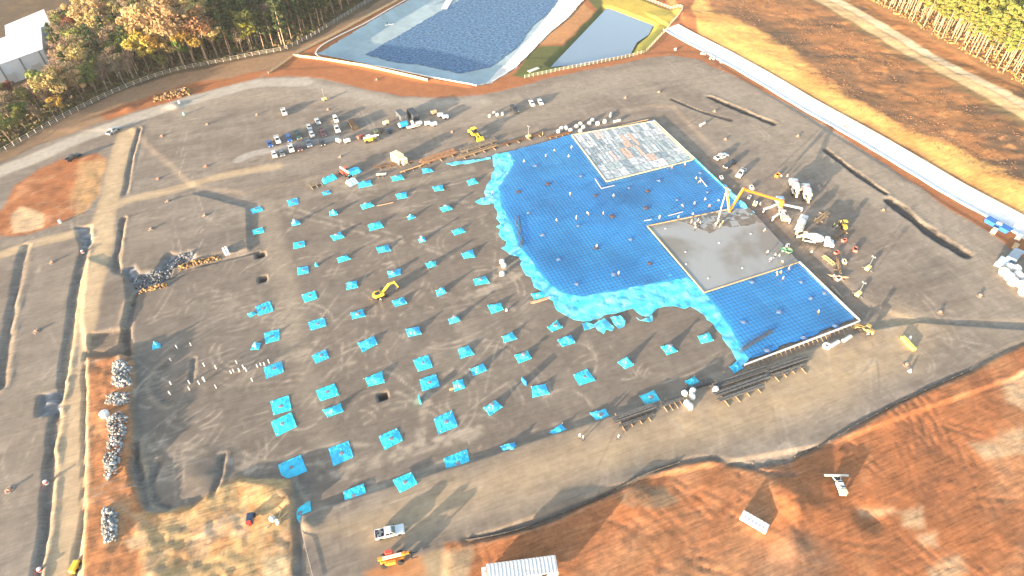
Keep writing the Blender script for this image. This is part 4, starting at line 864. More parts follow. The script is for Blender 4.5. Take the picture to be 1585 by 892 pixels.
for fn, px, py, ang, col, lb, kw in [
    (pickup, 440, 176, -68, 'white', 'white pickup standing alone left of a sign, long shadow behind it', {}),
    (car, 492, 190, -62, 'silver', 'silver car at the head of the double row, behind another silver car', {}),
    (car, 479, 199, -66, 'silver', 'silver car nose to tail with a pale car, left of the row head', {}),
    (car, 483, 210, -66, 'silver', 'pale silver car directly in front of another in the double row', {}),
    (pickup, 500, 208, -64, 'maroon', 'dull maroon pickup with a pale bonnet in the double row', {}),
    (car, 520, 187, -66, 'white', 'white car behind the white pickup near the dark skip', {'suv': True}),
    (pickup, 522, 202, -66, 'white', 'white pickup in front of a white car near the dark skip', {}),
    (car, 418, 225, -62, 'blue', 'bright blue car at the left end of the parking rows', {}),
    (pickup, 430, 219, -66, 'white', 'white pickup beside the bright blue car', {}),
    (car, 448, 217, -70, 'blue', 'dark blue car between two white pickups', {'suv': True}),
    (pickup, 462, 212, -66, 'green', 'dark green pickup with a white box at its front', {}),
    (car, 425, 241, -72, 'white', 'white car with a dark rear window, nearest corner of the parking rows', {}),
    (car, 437, 239, -72, 'grey', 'small grey car next to the corner white car', {}),
    (pickup, 451, 232, -72, 'white', 'white pickup in the near row between grey cars', {}),
    (car, 464, 231, -70, 'maroon', 'dark maroon car in shade beside the near-row white pickup', {}),
    (pickup, 478, 224, -66, 'slate', 'slate blue pickup with a pale tailgate in the near row', {}),
    (car, 499, 223, -66, 'dark', 'dark car with glints in the near row, beyond the slate pickup', {}),
    (car, 823, 162, -62, 'white', 'left white car of a pair parked apart near the clay bank', {}),
    (car, 836, 160, -62, 'white', 'right white car of a pair parked apart near the clay bank', {}),
    (pickup, 796, 171, -50, 'dark', 'dark pickup beside white sacks, left of the pair of white cars', {}),
    (pickup, 1116, 245, 25, 'white', 'white pickup left of two other trucks beside the mat', {}),
    (pickup, 1129, 257, -147, 'dark', 'dark pickup between two white trucks beside the mat', {}),
    (pickup, 1146, 271, -128, 'white', 'white pickup with black bed nearest the pump boom', {}),
    (pickup, 115, 246, 28, 'dark', 'black pickup with a pale load cover beside the pale road and clay patch', {}),
    (pickup, 176, 205, 40, 'silver', 'silver pickup driving along the pale road, long shadow', {}),
    ]:
    park(fn, px, py, ang, col, lb, **kw)
pickup(G(604, 826), heading(G(584, 833), G(626, 823)), 'white', 'white pickup with loaded black bed on the front haul road', None, True)

# --- concrete mixer trucks
def mixer(loc, rz, label, drum_m=None, stripe=None):
    o = thing('mixer_truck', label, 'mixer truck', loc, rz, 'concrete mixer trucks by the slab'); dm = drum_m or WHITE
    obj('chassis', cached(('mx', 'ch'), lambda: MB().box((-.6, 0, .95), (8.2, .9, .35)).box((-1, 0, .75), (6.0, 1.9, .12)).mesh('chassis')), DARK, o)
    def cab():
        m = MB(); m.profile([(2.0, .7), (2.0, 2.7), (2.25, 2.85), (3.3, 2.8), (3.6, 2.0), (4.6, 1.75), (4.75, 1.2), (4.75, .65)], lambda x, z: 1.18 if z < 2 else 1.08); return m.mesh('cab')
    obj('cab', cached(('mx', 'cab'), cab), WHITE, o)
    obj('windscreen', cached(('mx', 'ws'), lambda: MB().quad((3.61, -.98, 2.05), (3.61, .98, 2.05), (3.35, .92, 2.7), (3.35, -.92, 2.7), -.04).mesh('windscreen')), GLASS, o)
    def drum():
        m = MB(); prof = [(.45, 1.9), (.95, 1.5), (1.28, .4), (1.28, -.6), (1.05, -1.7), (.62, -2.9), (.55, -3.2)]
        m.lathe(prof, 20, axis='X'); M_ = Matrix.Translation((-.4, 0, 2.45)) @ Matrix.Rotation(R(9), 4, 'Y'); m.v = [tuple(M_ @ Vector(v)) for v in m.v]; return m.mesh('drum')
    d = obj('drum', cached(('mx', 'dr'), drum), dm, o)
    def band():
        m = MB(); m.lathe([(1.28, -.15), (1.33, -.12), (1.33, .12), (1.28, .15)], 20, axis='X'); M_ = Matrix.Translation((-.4, 0, 2.45)) @ Matrix.Rotation(R(9), 4, 'Y') @ Matrix.Translation((.1, 0, 0)); m.v = [tuple(M_ @ Vector(v)) for v in m.v]; return m.mesh('band')
    obj('band', cached(('mx', 'bd'), band), stripe or STEEL, d)
    obj('hopper', cached(('mx', 'ho'), lambda: MB().box((-4.0, 0, 3.2), (.9, 1.1, .7), 0, 1.4).bar((-4.2, -.5, .9), (-4.0, -.5, 2.9), .12).bar((-4.2, .5, .9), (-4.0, .5, 2.9), .12).mesh('hopper')), CREAM, o)
    obj('chute', cached(('mx', 'cu'), lambda: MB().bar((-4.3, 0, 2.5), (-6.0, .2, 1.2), .6, .12).bar((-4.3, .3, 2.6), (-6.0, .5, 1.3), .06, .3).bar((-4.3, -.3, 2.6), (-6.0, -.1, 1.3), .06, .3).mesh('chute')), CREAM, o)
    for s in (-1, 1):
        obj('mudguard', cached(('mx', 'mg', s), lambda: MB().box((-2.2, s*.95, 1.30), (3.4, .6, .10), ch=.03).mesh('mudguard')), WHITE, o)
        obj('headlight', cached(('mx', 'hl'), lambda: MB().box((0, 0, 0), (.08, .35, .22)).mesh('headlight')), LAMP, o, (4.76, s*.85, 1.0))
        for x in (-3.2, -1.9, 3.7): wheel(o, x, s*.95, .52, .42 if x > 0 else .62, STEEL)
    return o
mixer(G(1228, 295), R(58), 'white mixer truck reversed to the pump, left of its twin', None, REDP)
mixer(G(1246, 303), R(58), 'white mixer truck reversed to the pump, right of its twin', None, REDP)
mixer(G(1238, 352), R(38), 'pale mixer truck below the pump outriggers, drum uphill')
mixer(G(1263, 378), R(-38), 'bright white mixer truck sideways by the corner of the fresh slab')

# --- boom pump
pl = G(1208, 328); phi = R(62)
pump = thing('pump_truck', 'concrete pump truck on spread white outriggers with a folded orange boom over the slab', 'pump truck', pl, phi)
L2 = lambda q: Matrix.Rotation(-phi, 3, 'Z') @ (Vector(q)-Vector(pl))
obj('chassis', MB().box((-1, 0, 1.0), (9.0, 1.2, .4)).box((-2.8, 0, 1.35), (3.8, 2.2, .5)), OFFW, pump)
m = MB(); m.profile([(3.2, .7), (3.2, 2.7), (3.5, 2.9), (4.9, 2.85), (5.25, 1.8), (5.3, .7)], lambda x, z: 1.2 if z < 2 else 1.1); obj('cab', m, mat('slate_cab', (.32, .42, .52), .4, 0, .05), pump)
obj('windscreen', MB().quad((5.28, -1.0, 1.85), (5.28, 1.0, 1.85), (4.97, .95, 2.7), (4.97, -.95, 2.7), -.04), GLASS, pump)
obj('turret', MB().cyl((1.6, 0, 1.2), (1.6, 0, 2.8), .75, 14).box((1.6, 0, 3.0), (1.2, 1.1, .8), ch=.1), ORG, pump)
obj('hopper', MB().box((-5.2, 0, 1.2), (1.5, 2.0, 1.0), 0, 1.25), CREAM, pump)
for s in (-1, 1):
    for x in (-3.9, -2.6, 3.4): wheel(pump, x, s*.95, .52, .45)
for (px, py, xb) in ((1181, 330, 2.4), (1240, 328, 2.4), (1221, 346, -2.2), (1195, 343, -2.2)):
    f_ = L2(G(px, py)); s = 1 if f_.y > 0 else -1
    leg = obj('outrigger', MB().bar((xb, s*.7, 1.35), (f_.x, f_.y, 1.35), .55, .5).cyl((f_.x, f_.y, 1.5), (f_.x, f_.y, .1), .2, 8), WHITE, pump)
    obj('foot', MB().cyl((f_.x, f_.y, 0), (f_.x, f_.y, .12), .55, 10), DARK, leg)
def P3(px, py, z): return Vector((*flat([(px, py)], z)[0], z))
joints = [Vector(pl)+Matrix.Rotation(phi, 3, 'Z') @ Vector((1.6, 0, 3.2)), P3(1151, 293, 10.0), P3(1129, 328, 7.0), P3(1125, 293, 13.0), P3(1110, 346, 2.0)]
ORB = mat('bright_orange', (.80, .17, .02), .45, 0, .06); YOB = mat('amber_boom', (.80, .30, .025), .45, 0, .06)
for k in range(4):
    a, b_ = L2(joints[k]), L2(joints[k+1])
    mb = MB()
    if k < 3: mb.bar(a, b_, .62-.08*k, .75-.1*k).cyl(b_+Vector((0, 0, -.05)), b_+Vector((0, 0, .5)), .32, 8)
    else: mb.tube([a, a.lerp(b_, .5)+Vector((.3, 0, .2)), b_], .17, 8)
    seg = obj('boom_section' if k < 3 else 'end_hose', mb, (ORB, YOB, YOB, mat('pale_pipe', (.62, .45, .34), .6))[k], pump)
    if k < 3: obj('delivery_pipe', MB().cyl(a+Vector((0, .4, .5)), b_+Vector((0, .4, .5)), .1, 6), mat('pale_pipe', (.62, .45, .34), .6), seg)

# --- excavator
def excavator(loc, rz, label, body_m, s=1.0):
    o = thing('excavator', label, 'excavator', loc, rz); o.scale = (s, s, s)
    for y in (-1.2, 1.2):
        m = MB(); m.profile([(-2.1, .45), (-1.8, .05), (1.8, .05), (2.1, .45), (1.8, .9), (-1.8, .9)], lambda x, z: .32); m.v = [(v[0], v[1]+y, v[2]) for v in m.v]; obj('track', m, BLACK, o)
    m = MB(); m.box((-.6, 0, 1.65), (3.4, 2.5, 1.1), ch=.25); m.lathe([(1.35, 1.05), (1.35, 1.15)], 14); obj('house', m, body_m, o)
    obj('engine_cover', MB().box((-1.2, -.3, 2.3), (1.6, 1.5, .25), ch=.1), DARK, o)
    obj('counterweight', MB().lathe([(1.3, 1.1), (1.35, 1.6), (1.25, 2.25)], 12, (-1.6, 0, 0)), body_m, o)
    c = obj('cab', MB().box((.75, .75, 2.2), (1.5, .95, 1.7), 0, .88, ch=.12), DARK, o); obj('window', MB().box((1.51, .75, 2.35), (.04, .75, 1.0)), GLASS, c)
    a, b_, c_, d_ = Vector((.9, -.2, 1.9)), Vector((3.6, -.2, 4.6)), Vector((5.6, -.2, 4.4)), Vector((6.5, -.2, 1.5))
    obj('boom', MB().bar(a, b_, .45, .75).bar(b_, c_, .42, .6), body_m, o); arm = obj('arm', MB().bar(c_+Vector((-.3, 0, .4)), d_, .35, .5), body_m, o)
    obj('cylinder', MB().cyl(Vector((1.2, .2, 1.7)), Vector((3.3, .2, 4.0)), .1, 6), STEEL, o)
    m = MB(); m.profile([(6.9, 1.5), (6.1, 1.7), (5.6, 1.0), (5.7, .3), (6.2, .15), (6.0, .8)], lambda x, z: .55); m.v = [(v[0], v[1]-.2, v[2]) for v in m.v]; obj('bucket', m, DARK, o)
    return o
excavator(G(590, 459), R(8), 'yellow excavator with arched boom working between the tarps', YEL, .82)
# --- telehandlers
def telehandler(loc, rz, label, bm_, cm_, cabm, up=.10):
    o = thing('telehandler', label, 'telehandler', loc, rz)
    obj('chassis', MB().box((0, 0, 1.0), (4.6, 1.2, .6), ch=.1).box((-.3, -.85, 1.25), (2.2, .7, .8), ch=.12), cm_, o)
    c = obj('cab', MB().box((-.4, .85, 1.75), (1.5, .8, 1.5), 0, .86, ch=.1), cabm, o); obj('window', MB().box((.36, .85, 1.95), (.04, .6, .8)), GLASS, c)
    obj('boom', MB().bar((-2.6, 0, 1.9), (2.6, 0, 1.7+up*4), .55, .6).bar((2.5, 0, 1.7+up*4), (3.4, 0, 1.65+up*4), .38, .4), bm_, o)
    obj('boom_stripe', MB().bar((-1.7, -.29, 1.93), (2.0, -.29, 1.78+up*3.5), .03, .28).bar((-1.7, 0, 2.235), (2.0, 0, 2.06+up*3.6), .34, .02), WHITE, o)
    obj('fork_carriage', MB().bar((3.4, 0, 1.65+up*4), (3.7, 0, .7), .3).box((3.75, 0, .8), (.15, 1.6, .9)).bar((3.8, -.5, .4), (5.0, -.5, .35), .14, .06).bar((3.8, .5, .4), (5.0, .5, .35), .14, .06), DARK, o)
    for s in (-1, 1):
        for x in (-1.6, 1.6): wheel(o, x, s*1.0, .66, .46, mat('dusty_rim', (.6, .48, .32), .8))
    return o
telehandler(G(608, 868), heading(G(590, 872), G(626, 864)), 'orange telehandler with a white-striped boom on the front clay edge', ORG, ORG, REDP)
telehandler(G(574, 219), heading(G(560, 221), G(588, 215)), 'yellow telehandler with a white boom among machines behind the rear row', WHITE, YEL, OFFW)
telehandler(G(534, 270), R(-68), 'red and cream telehandler between cyan-wrapped stacks', CREAM, REDP, REDP)
# --- compact loader
def loader(loc, rz, label, m_, s=1.0):
    o = thing('wheel_loader', label, 'loader', loc, rz); o.scale = (s, s, s)
    obj('body', MB().box((-1.1, 0, 1.35), (2.4, 1.6, 1.1), ch=.2).box((1.0, 0, 1.0), (1.6, 1.0, .6), ch=.1), m_, o)
    c = obj('cab', MB().box((.1, 0, 2.3), (1.3, 1.3, 1.5), 0, .88, ch=.1), GLASS, o); obj('roof', MB().box((.1, 0, 3.1), (1.5, 1.5, .14), ch=.05), m_, c)
    obj('lift_arm', MB().bar((.9, .5, 1.5), (2.9, .5, .7), .22, .3).bar((.9, -.5, 1.5), (2.9, -.5, .7), .22, .3), m_, o)
    m = MB(); m.profile([(2.9, .2), (3.9, .1), (3.7, .3), (3.1, .5), (3.2, 1.1), (2.9, 1.1)], lambda x, z: 1.25); obj('bucket', m, m_, o)
    for s_ in (-1, 1):
        for x in (-1.2, 1.5): wheel(o, x, s_*.95, .68, .5, m_)
    return o
loader(G(734, 212), R(-72), 'yellow wheel loader on the rear haul road behind the bar stacks', YEL, 1.25)
loader(G(1305, 352), R(60), 'yellow and white loader with a long shadow, right of the mixer trucks', YEL, .8)
loader(G(1340, 514), R(115), 'dark-cabbed loader at the right corner of the blue mat', mat('ochre_paint', (.45, .30, .10), .6), .8)
# --- lighting towers (tall shadows on the right)
def light_tower(loc, rz, label, h=7.0):
    o = thing('light_tower', label, 'light tower', loc, rz, 'light towers around the slab')
    obj('trailer', MB().box((0, 0, .9), (2.0, 1.2, .9), ch=.1).bar((1.0, 0, .6), (2.2, 0, .5), .1), mat('tower_yellow', (.62, .50, .22), .6), o)
    obj('mast', MB().cyl((0, 0, 1.2), (0, 0, h), .09, 8), STEEL, o)
    obj('lamp_head', MB().box((0, 0, h), (.2, 1.2, .2)).box((0, -.4, h+.2), (.2, .35, .28)).box((0, .4, h+.2), (.2, .35, .28)), STEEL, o)
    for s in (-1, 1):
        wheel(o, 0, s*.7, .33, .2); obj('stabiliser', MB().bar((0, 0, .6), (0, s*1.6, .1), .1), STEEL, o)
    return o
for q, lb in [((1327, 458), 'white-headed light tower right of the blue mat'), ((1342, 418), 'light tower beside the lumber right of the slab corner'), ((503, 156), 'white light tower behind the lone white pickup'), ((818, 214), 'small light tower behind the rear bar stacks')]:
    light_tower(G(*q), R(20), lb, 5.0)
# --- water truck on the clay
o = thing('spray_truck', 'white spray truck with a wide folded bar on rutted clay', 'truck', G(1297, 753), R(68)); o.scale = (.75,)*3
obj('tank', MB().box((-.5, 0, 1.6), (2.6, 1.9, 1.3), ch=.3), WHITE, o); obj('cab', MB().box((-2.6, 0, 1.6), (1.4, 1.9, 1.6), 0, .9, ch=.15), CREAM, o)
obj('windscreen', MB().box((-3.3, 0, 1.95), (.06, 1.5, .6)), GLASS, o); obj('deck', MB().box((.6, 0, .85), (5.4, 1.6, .25)), DARK, o); obj('band', MB().box((.2, 0, 1.62), (.3, 1.96, 1.34), ch=.3).box((-1.2, 0, 1.62), (.3, 1.96, 1.34), ch=.3), DARK, o)
obj('spray_bar', MB().bar((2.6, -3.4, 1.5), (2.6, 3.4, 1.5), .5, .35).bar((2.3, -1.2, 1.3), (1.0, -.6, 1.2), .2).bar((2.3, 1.2, 1.3), (1.0, .6, 1.2), .2), OFFW, o)
for s in (-1, 1):
    for x in (-2.4, .6, 1.7): wheel(o, x, s*.9, .5, .4)
# --- containers and trailers
def container(name, label, cat, loc, rz, L, W_, H_, m_, door=True, base=.15):
    o = thing(name, label, cat, loc, rz); n = int(L/.7)
    mb = MB(); mb.box((0, 0, base+H_/2), (L-.06, W_-.06, H_-.02))
    for k in range(n):
        x = -L/2+(k+.5)*L/n; mb.box((x, 0, base+H_/2), (L/n*.55, W_, H_-.2)); mb.box((x, 0, base+H_+.01), (L/n*.5, W_-.2, .16))
    obj('body', mb, m_, o)
    m = MB()
    for s in (-1, 1):
        m.box((0, s*W_/2, base+H_), (L+.04, .14, .12)); m.box((0, s*W_/2, base), (L+.04, .14, .12)); m.box((s*L/2, 0, base+H_+.002), (.14, W_+.04, .12))
        for t_ in (-1, 1): m.box((s*L/2, t_*W_/2, base+H_/2), (.16, .16, H_))
    obj('frame', m, m_, o)
    if door:
        for s in (-1, 1): d_ = obj('door', MB().box((-L/2-.04, s*W_/4, base+H_/2), (.06, W_/2-.12, H_-.3)), m_, o); obj('lock_rod', MB().cyl((-L/2-.1, s*W_/4, base+.2), (-L/2-.1, s*W_/4, base+H_-.2), .03, 6), STEEL, d_)
    return o
a, b_ = G(752, 886), G(858, 872)
tr = container('site_trailer', 'long white site trailer with a ribbed roof and end units on red clay', 'trailer', G(808, 890), heading(a, b_), 13.2, 3.1, 2.5, mat('trailer_white', (.60, .60, .585), .5, 0, .06, .4), False, .7)
for k, y in enumerate((-.9, .1, 1.0)): obj('air_unit', MB().box((-7.2-.25*(k == 0), y, 1.9+.4*(k > 0)), (.8, .7, 1.0), ch=.08), OFFW, tr)
obj('hitch', MB().bar((-6.8, .6, .8), (-8.4, 0, .7), .15).bar((-6.8, -.6, .8), (-8.4, 0, .7), .15), ORG, tr)
for s in (-1, 1):
    for x in (-.7, .7): wheel(tr, x, s*1.35, .42, .25)
    for x in (-5, -2, 1, 4): obj('window', MB().box((x, s*1.66, 2.5), (1.0, .04, .9)), GLASS, tr)
container('storage_container', 'plain white storage container alone on the red clay', 'container', G(1166, 811), heading(G(1150, 803), G(1185, 822)), 5.2, 1.5, 1.3, WHITE)
container('storage_container', 'dark brown open container behind the parked cars', 'container', G(547, 196), heading(G(538, 182), G(552, 203)), 6.2, 2.4, 1.6, mat('skip_brown', (.07, .05, .035), .7), False)
container('storage_container', 'left dark grey container of two behind the blue tank', 'container', G(622, 184), R(100), 6.0, 2.5, 2.6, mat('slate_container', (.09, .10, .115), .6))
container('storage_container', 'right dark grey container of two behind the blue tank', 'container', G(640, 182), R(100), 6.0, 2.5, 2.6, mat('dark_container', (.05, .06, .075), .6))
o = thing('water_tank', 'bright blue round tank with a white end beside dark containers', 'tank', G(625, 198), R(12))
obj('tank', MB().lathe([(.2, -1.9), (.9, -1.8), (1.1, -1.5), (1.1, 1.5), (.9, 1.8), (.2, 1.9)], 16, (0, 0, 1.6), 'X'), mat('tank_blue', (.02, .30, .62), .4), o); obj('end_cap', MB().lathe([(.2, -1.95), (.95, -1.85), (.95, -1.6), (.2, -1.6)], 14, (0, 0, 1.6), 'X'), WHITE, o)
for x in (-1, 1): obj('cradle', MB().box((x, 0, .35), (.3, 1.8, .7)), DARK, o)
o = thing('gooseneck_trailer', 'white flatbed trailer lying in front of dark containers', 'trailer', G(640, 198), R(6))
obj('deck', MB().box((0, 0, .75), (5.5, 1.9, .18)), OFFW, o); obj('ramp', MB().quad((-.6, -1, .9), (.6, -1, .9), (.5, 1.4, 2.4), (-.5, 1.4, 2.4), .1), WHITE, o)
for s in (-1, 1):
    for x in (-.5, .5): wheel(o, x, s*.85, .36, .22)
# cream hut
o = thing('cream_hut', 'cream coated steel hut with a dark doorway behind the rear tarps', 'hut', G(617, 250), R(-66))
obj('body', MB().box((-.3, 0, 1.7), (4.6, 3.0, 3.2), ch=.15), CREAM, o); obj('annex', MB().box((2.7, .6, 1.2), (2.0, 2.2, 2.2), ch=.12), mat('pale_cream', (.78, .70, .52), .5), o)
obj('doorway', MB().box((2.4, -.52, 1.0), (1.0, .06, 1.7)), BLACK, o); obj('vent', MB().box((-1, .4, 3.4), (.8, .8, .25), ch=.05), OFFW, o)
# cyan wrapped stacks
for (px, py, rz, d, lb, mm) in [(510, 279, 22, (5.4, 2.4, 1.4), 'long cyan-wrapped stack at the left end of the rear timber', CY), (548, 268, 16, (5.0, 2.3, 1.8), 'tall cyan-wrapped stack beside the red telehandler', CY), (545, 283, 24, (3.4, 3.2, 1.3), 'pale glossy wrapped bundle in front of the red telehandler', mat('pale_wrap', (.45, .66, .72), .3, bump=.8, bscale=2))]:
    m = MB(); n_, m_ = 10, 6; P = []; rr = random.Random(px)
    for j in range(m_+1):
        for i in range(n_+1):
            u, v = 2*i/n_-1, 2*j/m_-1; e_ = max(abs(u), abs(v)) > .99; P.append((u*d[0]/2*(1.08 if e_ else .95)+rr.uniform(-.1, .1), v*d[1]/2*(1.12 if e_ else .95)+rr.uniform(-.1, .1), .05 if e_ else d[2]*rr.uniform(.85, 1.05)))
    m.add(P, [(j*(n_+1)+i, j*(n_+1)+i+1, (j+1)*(n_+1)+i+1, (j+1)*(n_+1)+i) for j in range(m_) for i in range(n_)])
    o = thing('wrapped_stack', lb, 'stack', G(px, py), R(rz)); obj('wrap', m, mm, o); obj('pallet', MB().box((0, 0, .1), (d[0]*.9, d[1]*.85, .2)), WOOD, o)
# towed machines and oddments behind the rear row
def genset(px, py, rz, m_, label):
    o = thing('generator', label, 'generator', G(px, py), R(rz)); obj('housing', MB().box((0, 0, 1.05), (2.4, 1.3, 1.2), ch=.15), m_, o); obj('drawbar', MB().bar((1.2, 0, .6), (2.3, 0, .5), .1), DARK, o)
    obj('exhaust', MB().cyl((-.7, .3, 1.6), (-.7, .3, 2.0), .07, 6), DARK, o)
    for s in (-1, 1): wheel(o, 0, s*.75, .34, .2)
for px, py, rz, m_, lb in [(598, 193, 20, CREAM, 'cream generator in the machine row behind the rear timber'), (589, 205, 10, DARK, 'black generator left of the dark compressor in the machine row'), (603, 206, 15, mat('dark_blue', (.03, .05, .09), .5), 'dark blue compressor right of the black generator'), (649, 194, 0, OFFW, 'white generator beside the flatbed trailer'), (662, 194, -10, WHITE, 'white round-cornered generator left of its twin'), (672, 195, 8, WHITE, 'white round-cornered generator, right twin'), (672, 177, 15, mat('tan_machine', (.62, .36, .20), .6), 'tan compressor at the rear right of the machine row'), (682, 181, -30, OFFW, 'pale compressor behind the tan one'), (690, 184, -20, mat('pale_blue', (.5, .58, .65), .5), 'pale blue unit at the right end of the machine row'), (525, 221, -60, OFFW, 'off-white unit at the left of the machine row'), (538, 221, 10, OFFW, 'pale low unit next to the machine row'), (558, 215, 30, mat('dull_red', (.35, .10, .08), .6), 'dull red unit beside the yellow telehandler'), (584, 206, 0, mat('dull_green', (.05, .08, .06), .6), 'dark green unit behind the yellow telehandler')]:
    genset(px, py, rz, m_, lb)
# small tracked machine and drill at the straw corner
o = thing('trench_roller', 'small dark machine with a red tank in the straw-coloured corner', 'machine', G(389, 806), R(80)); obj('body', MB().box((0, 0, 1.0), (2.2, 1.3, 1.1), ch=.15), mat('dark_blue', (.03, .05, .09), .5), o); obj('tank', MB().cyl((-1.2, 0, .8), (-1.2, 0, 1.7), .5, 10), REDP, o); obj('drum', MB().cyl((.8, -.8, .5), (.8, .8, .5), .5, 12), BLACK, o)
o = thing('scrap_heap', 'white crumpled sacks and boards beside the straw corner', 'scrap', G(430, 806), 0)
rr = random.Random(9)
for k in range(4):
    m = MB(); m.rock((rr.uniform(-1, 1), rr.uniform(-1, 1), .5), rr.uniform(.5, .9), rr); obj('sack', m, OFFW, o)
for k in range(4):
    a_ = rr.uniform(0, 6); obj('board', MB().bar((math.cos(a_)*.5, math.sin(a_)*.5, .2), (math.cos(a_)*2.4, math.sin(a_)*2.4, .5), .3, .08), WOOD, o)
# ------------------------------------------------------------------ basin, pond, channel, fences
LIN = mat('basin_liner', (.315, .39, .405), .65, 0, .14, .12, .25, bump=.2, bscale=.8)
o = thing('basin_liner', 'pale blue-grey liner covering the sides of the retention basin', 'liner', (0, 0, 0))
obj('slope_sheet', sheet(f2([(490, 85), (575, 33), (660, -15), (760, -68), (955, -58), (903, 0), (848, 55), (798, 107), (761, 130), (738, 133), (700, 127), (600, 107)]), 2.2, .12, .12, 81, .3, -9), LIN, o)
fl = f2(BAS_IN, -3.2); fm = mat('basin_floor', (.075, .15, .25), .75, 0, .55, .7, .2, bump=.15, bscale=.9)
fs = obj('floor_sheet', sheet(fl, 2.5, .34, .15, 83, .5, -9), fm, o)
obj('white_cover', sheet(f2([(745, 133), (765, 129), (800, 106), (848, 56), (880, 30), (906, 0), (950, -50), (890, -50), (860, 2), (826, 45), (796, 78), (772, 102), (752, 124)], -.6), 2.0, .42, .1, 85, .3, -9), mat('white_cover', (.60, .56, .51), .5, 0, .1, .3), o)
obj('white_ramp', sheet(f2([(683, 13), (692, 14), (712, -20), (700, -20)], -2.5), 1.0, .6, .05, 87, 0, -9), WHITE, o)
rim = smooth_line(flat([(738, 134), (700, 128), (600, 108), (489, 85), (575, 32), (660, -17)]), 8)
obj('rim_roll', MB().tube([(p[0], p[1], float(HT(p[0], p[1])[0])+.22) for p in rim], .28, 6), mat('rim_white', (.75, .70, .62), .7), o)
p = G(598, 31); o = thing('pump_float', 'white sheet pile and pump on the basin slope', 'pump', p, .3); m = MB(); m.box((0, 0, .4), (3.2, 1.4, .5), 0, .7); m.box((2.5, -1, .25), (2.4, .5, .2)); obj('raft', m, WHITE, o); obj('motor', MB().cyl((.2, 0, .6), (.2, 0, 1.4), .35, 8), DARK, o)
wm = bpy.data.materials.new('pond_water'); wm.use_nodes = True; t = wm.node_tree; b = t.nodes['Principled BSDF']; b.inputs['Base Color'].default_value = (.15, .19, .23, 1); b.inputs['Roughness'].default_value = .12
n = t.nodes.new('ShaderNodeTexNoise'); n.inputs['Scale'].default_value = .8; bu = t.nodes.new('ShaderNodeBump'); bu.inputs['Strength'].default_value = .06; t.links.new(n.outputs[0], bu.inputs['Height']); t.links.new(bu.outputs[0], b.inputs['Normal'])
pw = MB(); P = flat([(852, 104), (940, 12), (1012, 38), (1004, 54), (986, 66), (976, 84), (900, 100)], -1.0); pw.add([(p[0], p[1], -1.0) for p in P], [tuple(range(len(P)))])
po = obj('pond_water', pw, wm); po['kind'] = 'structure'
if po.data.polygons[0].normal.z < 0: po.data.flip_normals()
o = thing('float_board', 'white board floating at the grassy left corner of the pond', 'board', G(826, 109, .3), .35); obj('board', MB().box((0, 0, 0), (6.0, 1.8, .25)), OFFW, o)
# white lined channel
chan = thing('lined_channel', 'long white fabric-lined drainage channel along the foot of the yellow bank', 'drain', (0, 0, 0))
m = MB(); prof = np.linspace(-4.9, 4.6, 17); Pn = []
CC = [CHS[i] for i in range(len(CHS)) if CHS[i][1] > -40]
for i, c in enumerate(CC):
    a = CC[max(i-1, 0)]; b_ = CC[min(i+1, len(CC)-1)]; d = (b_-a)/np.linalg.norm(b_-a); nn = np.array([-d[1], d[0]])
    for u in prof:
        q = c+nn*(u+.12*math.sin(i*1.3+u)); Pn.append((q[0], q[1], float(HT(q[0], q[1])[0])+.14-.10*(abs(u) > 4.5)))
k_ = len(prof); m.add(Pn, [(i*k_+j, i*k_+j+1, (i+1)*k_+j+1, (i+1)*k_+j) for i in range(len(CC)-1) for j in range(k_-1)])
obj('lining', m.mesh('lining', True), mat('geotextile', (.68, .67, .65), .75, 0, .14, .25, bump=.15, bscale=.7), chan)
for s, nm, mm in ((1, 'edge_roll', OFFW), (-1, 'edge_roll', mat('dark_edge', (.26, .25, .24), .8))):
    pts = []
    for i, c in enumerate(CC[::2]):
        j = min(2*i, len(CC)-1); a = CC[max(j-1, 0)]; b_ = CC[min(j+1, len(CC)-1)]; d = (b_-a)/np.linalg.norm(b_-a); q = c+np.array([-d[1], d[0]])*4.35*-s
        pts.append((q[0], q[1], float(HT(q[0], q[1])[0])+.15))
    obj(nm, MB().tube(pts, .25, 6), mm, chan)
def fence(name, label, pts, h, step, rails, m_post, m_rail, fabric=None, pw_=.12, cap=100):
    P = smooth_line(flat(pts), 6) if len(pts) > 2 else flat(pts); L = np.concatenate([[0], np.cumsum(np.linalg.norm(np.diff(P, axis=0), axis=1))])
    n_ = min(cap, int(L[-1]/step)); at = np.linspace(0, L[-1], n_+1)
    Q = [Vector((np.interp(a, L, P[:, 0]), np.interp(a, L, P[:, 1]), 0)) for a in at]
    for q in Q: q.z = float(HT(q.x, q.y)[0])
    o = thing(name, label, 'fence', Q[0]); b0 = Q[0]
    key = ('post', name, h)
    for q in Q[:100]: obj('post', cached(key, lambda: MB().box((0, 0, h/2+.05), (pw_, pw_, h+.1)).mesh('post')), m_post, o, q-b0)
    mb = MB()
    for a, b_ in zip(Q[:-1], Q[1:]):
        for r_ in rails: mb.bar(a-b0+Vector((0, 0, r_)), b_-b0+Vector((0, 0, r_)), .05, .11)
    if rails: obj('rails', mb, m_rail, o)
    if fabric:
        mb = MB()
        for i, (a, b_) in enumerate(zip(Q[:-1], Q[1:])):
            k = h*.9; mb.bar(a-b0+Vector((0, 0, k/2)), b_-b0+Vector((0, 0, k/2)), .03, k)
        obj('fabric', mb, fabric, o)
    return o
PALEP = mat('pale_post', (.46, .40, .33), .8, 0, .1); GREYP = mat('galvanised', (.42, .43, .44), .5, .4)
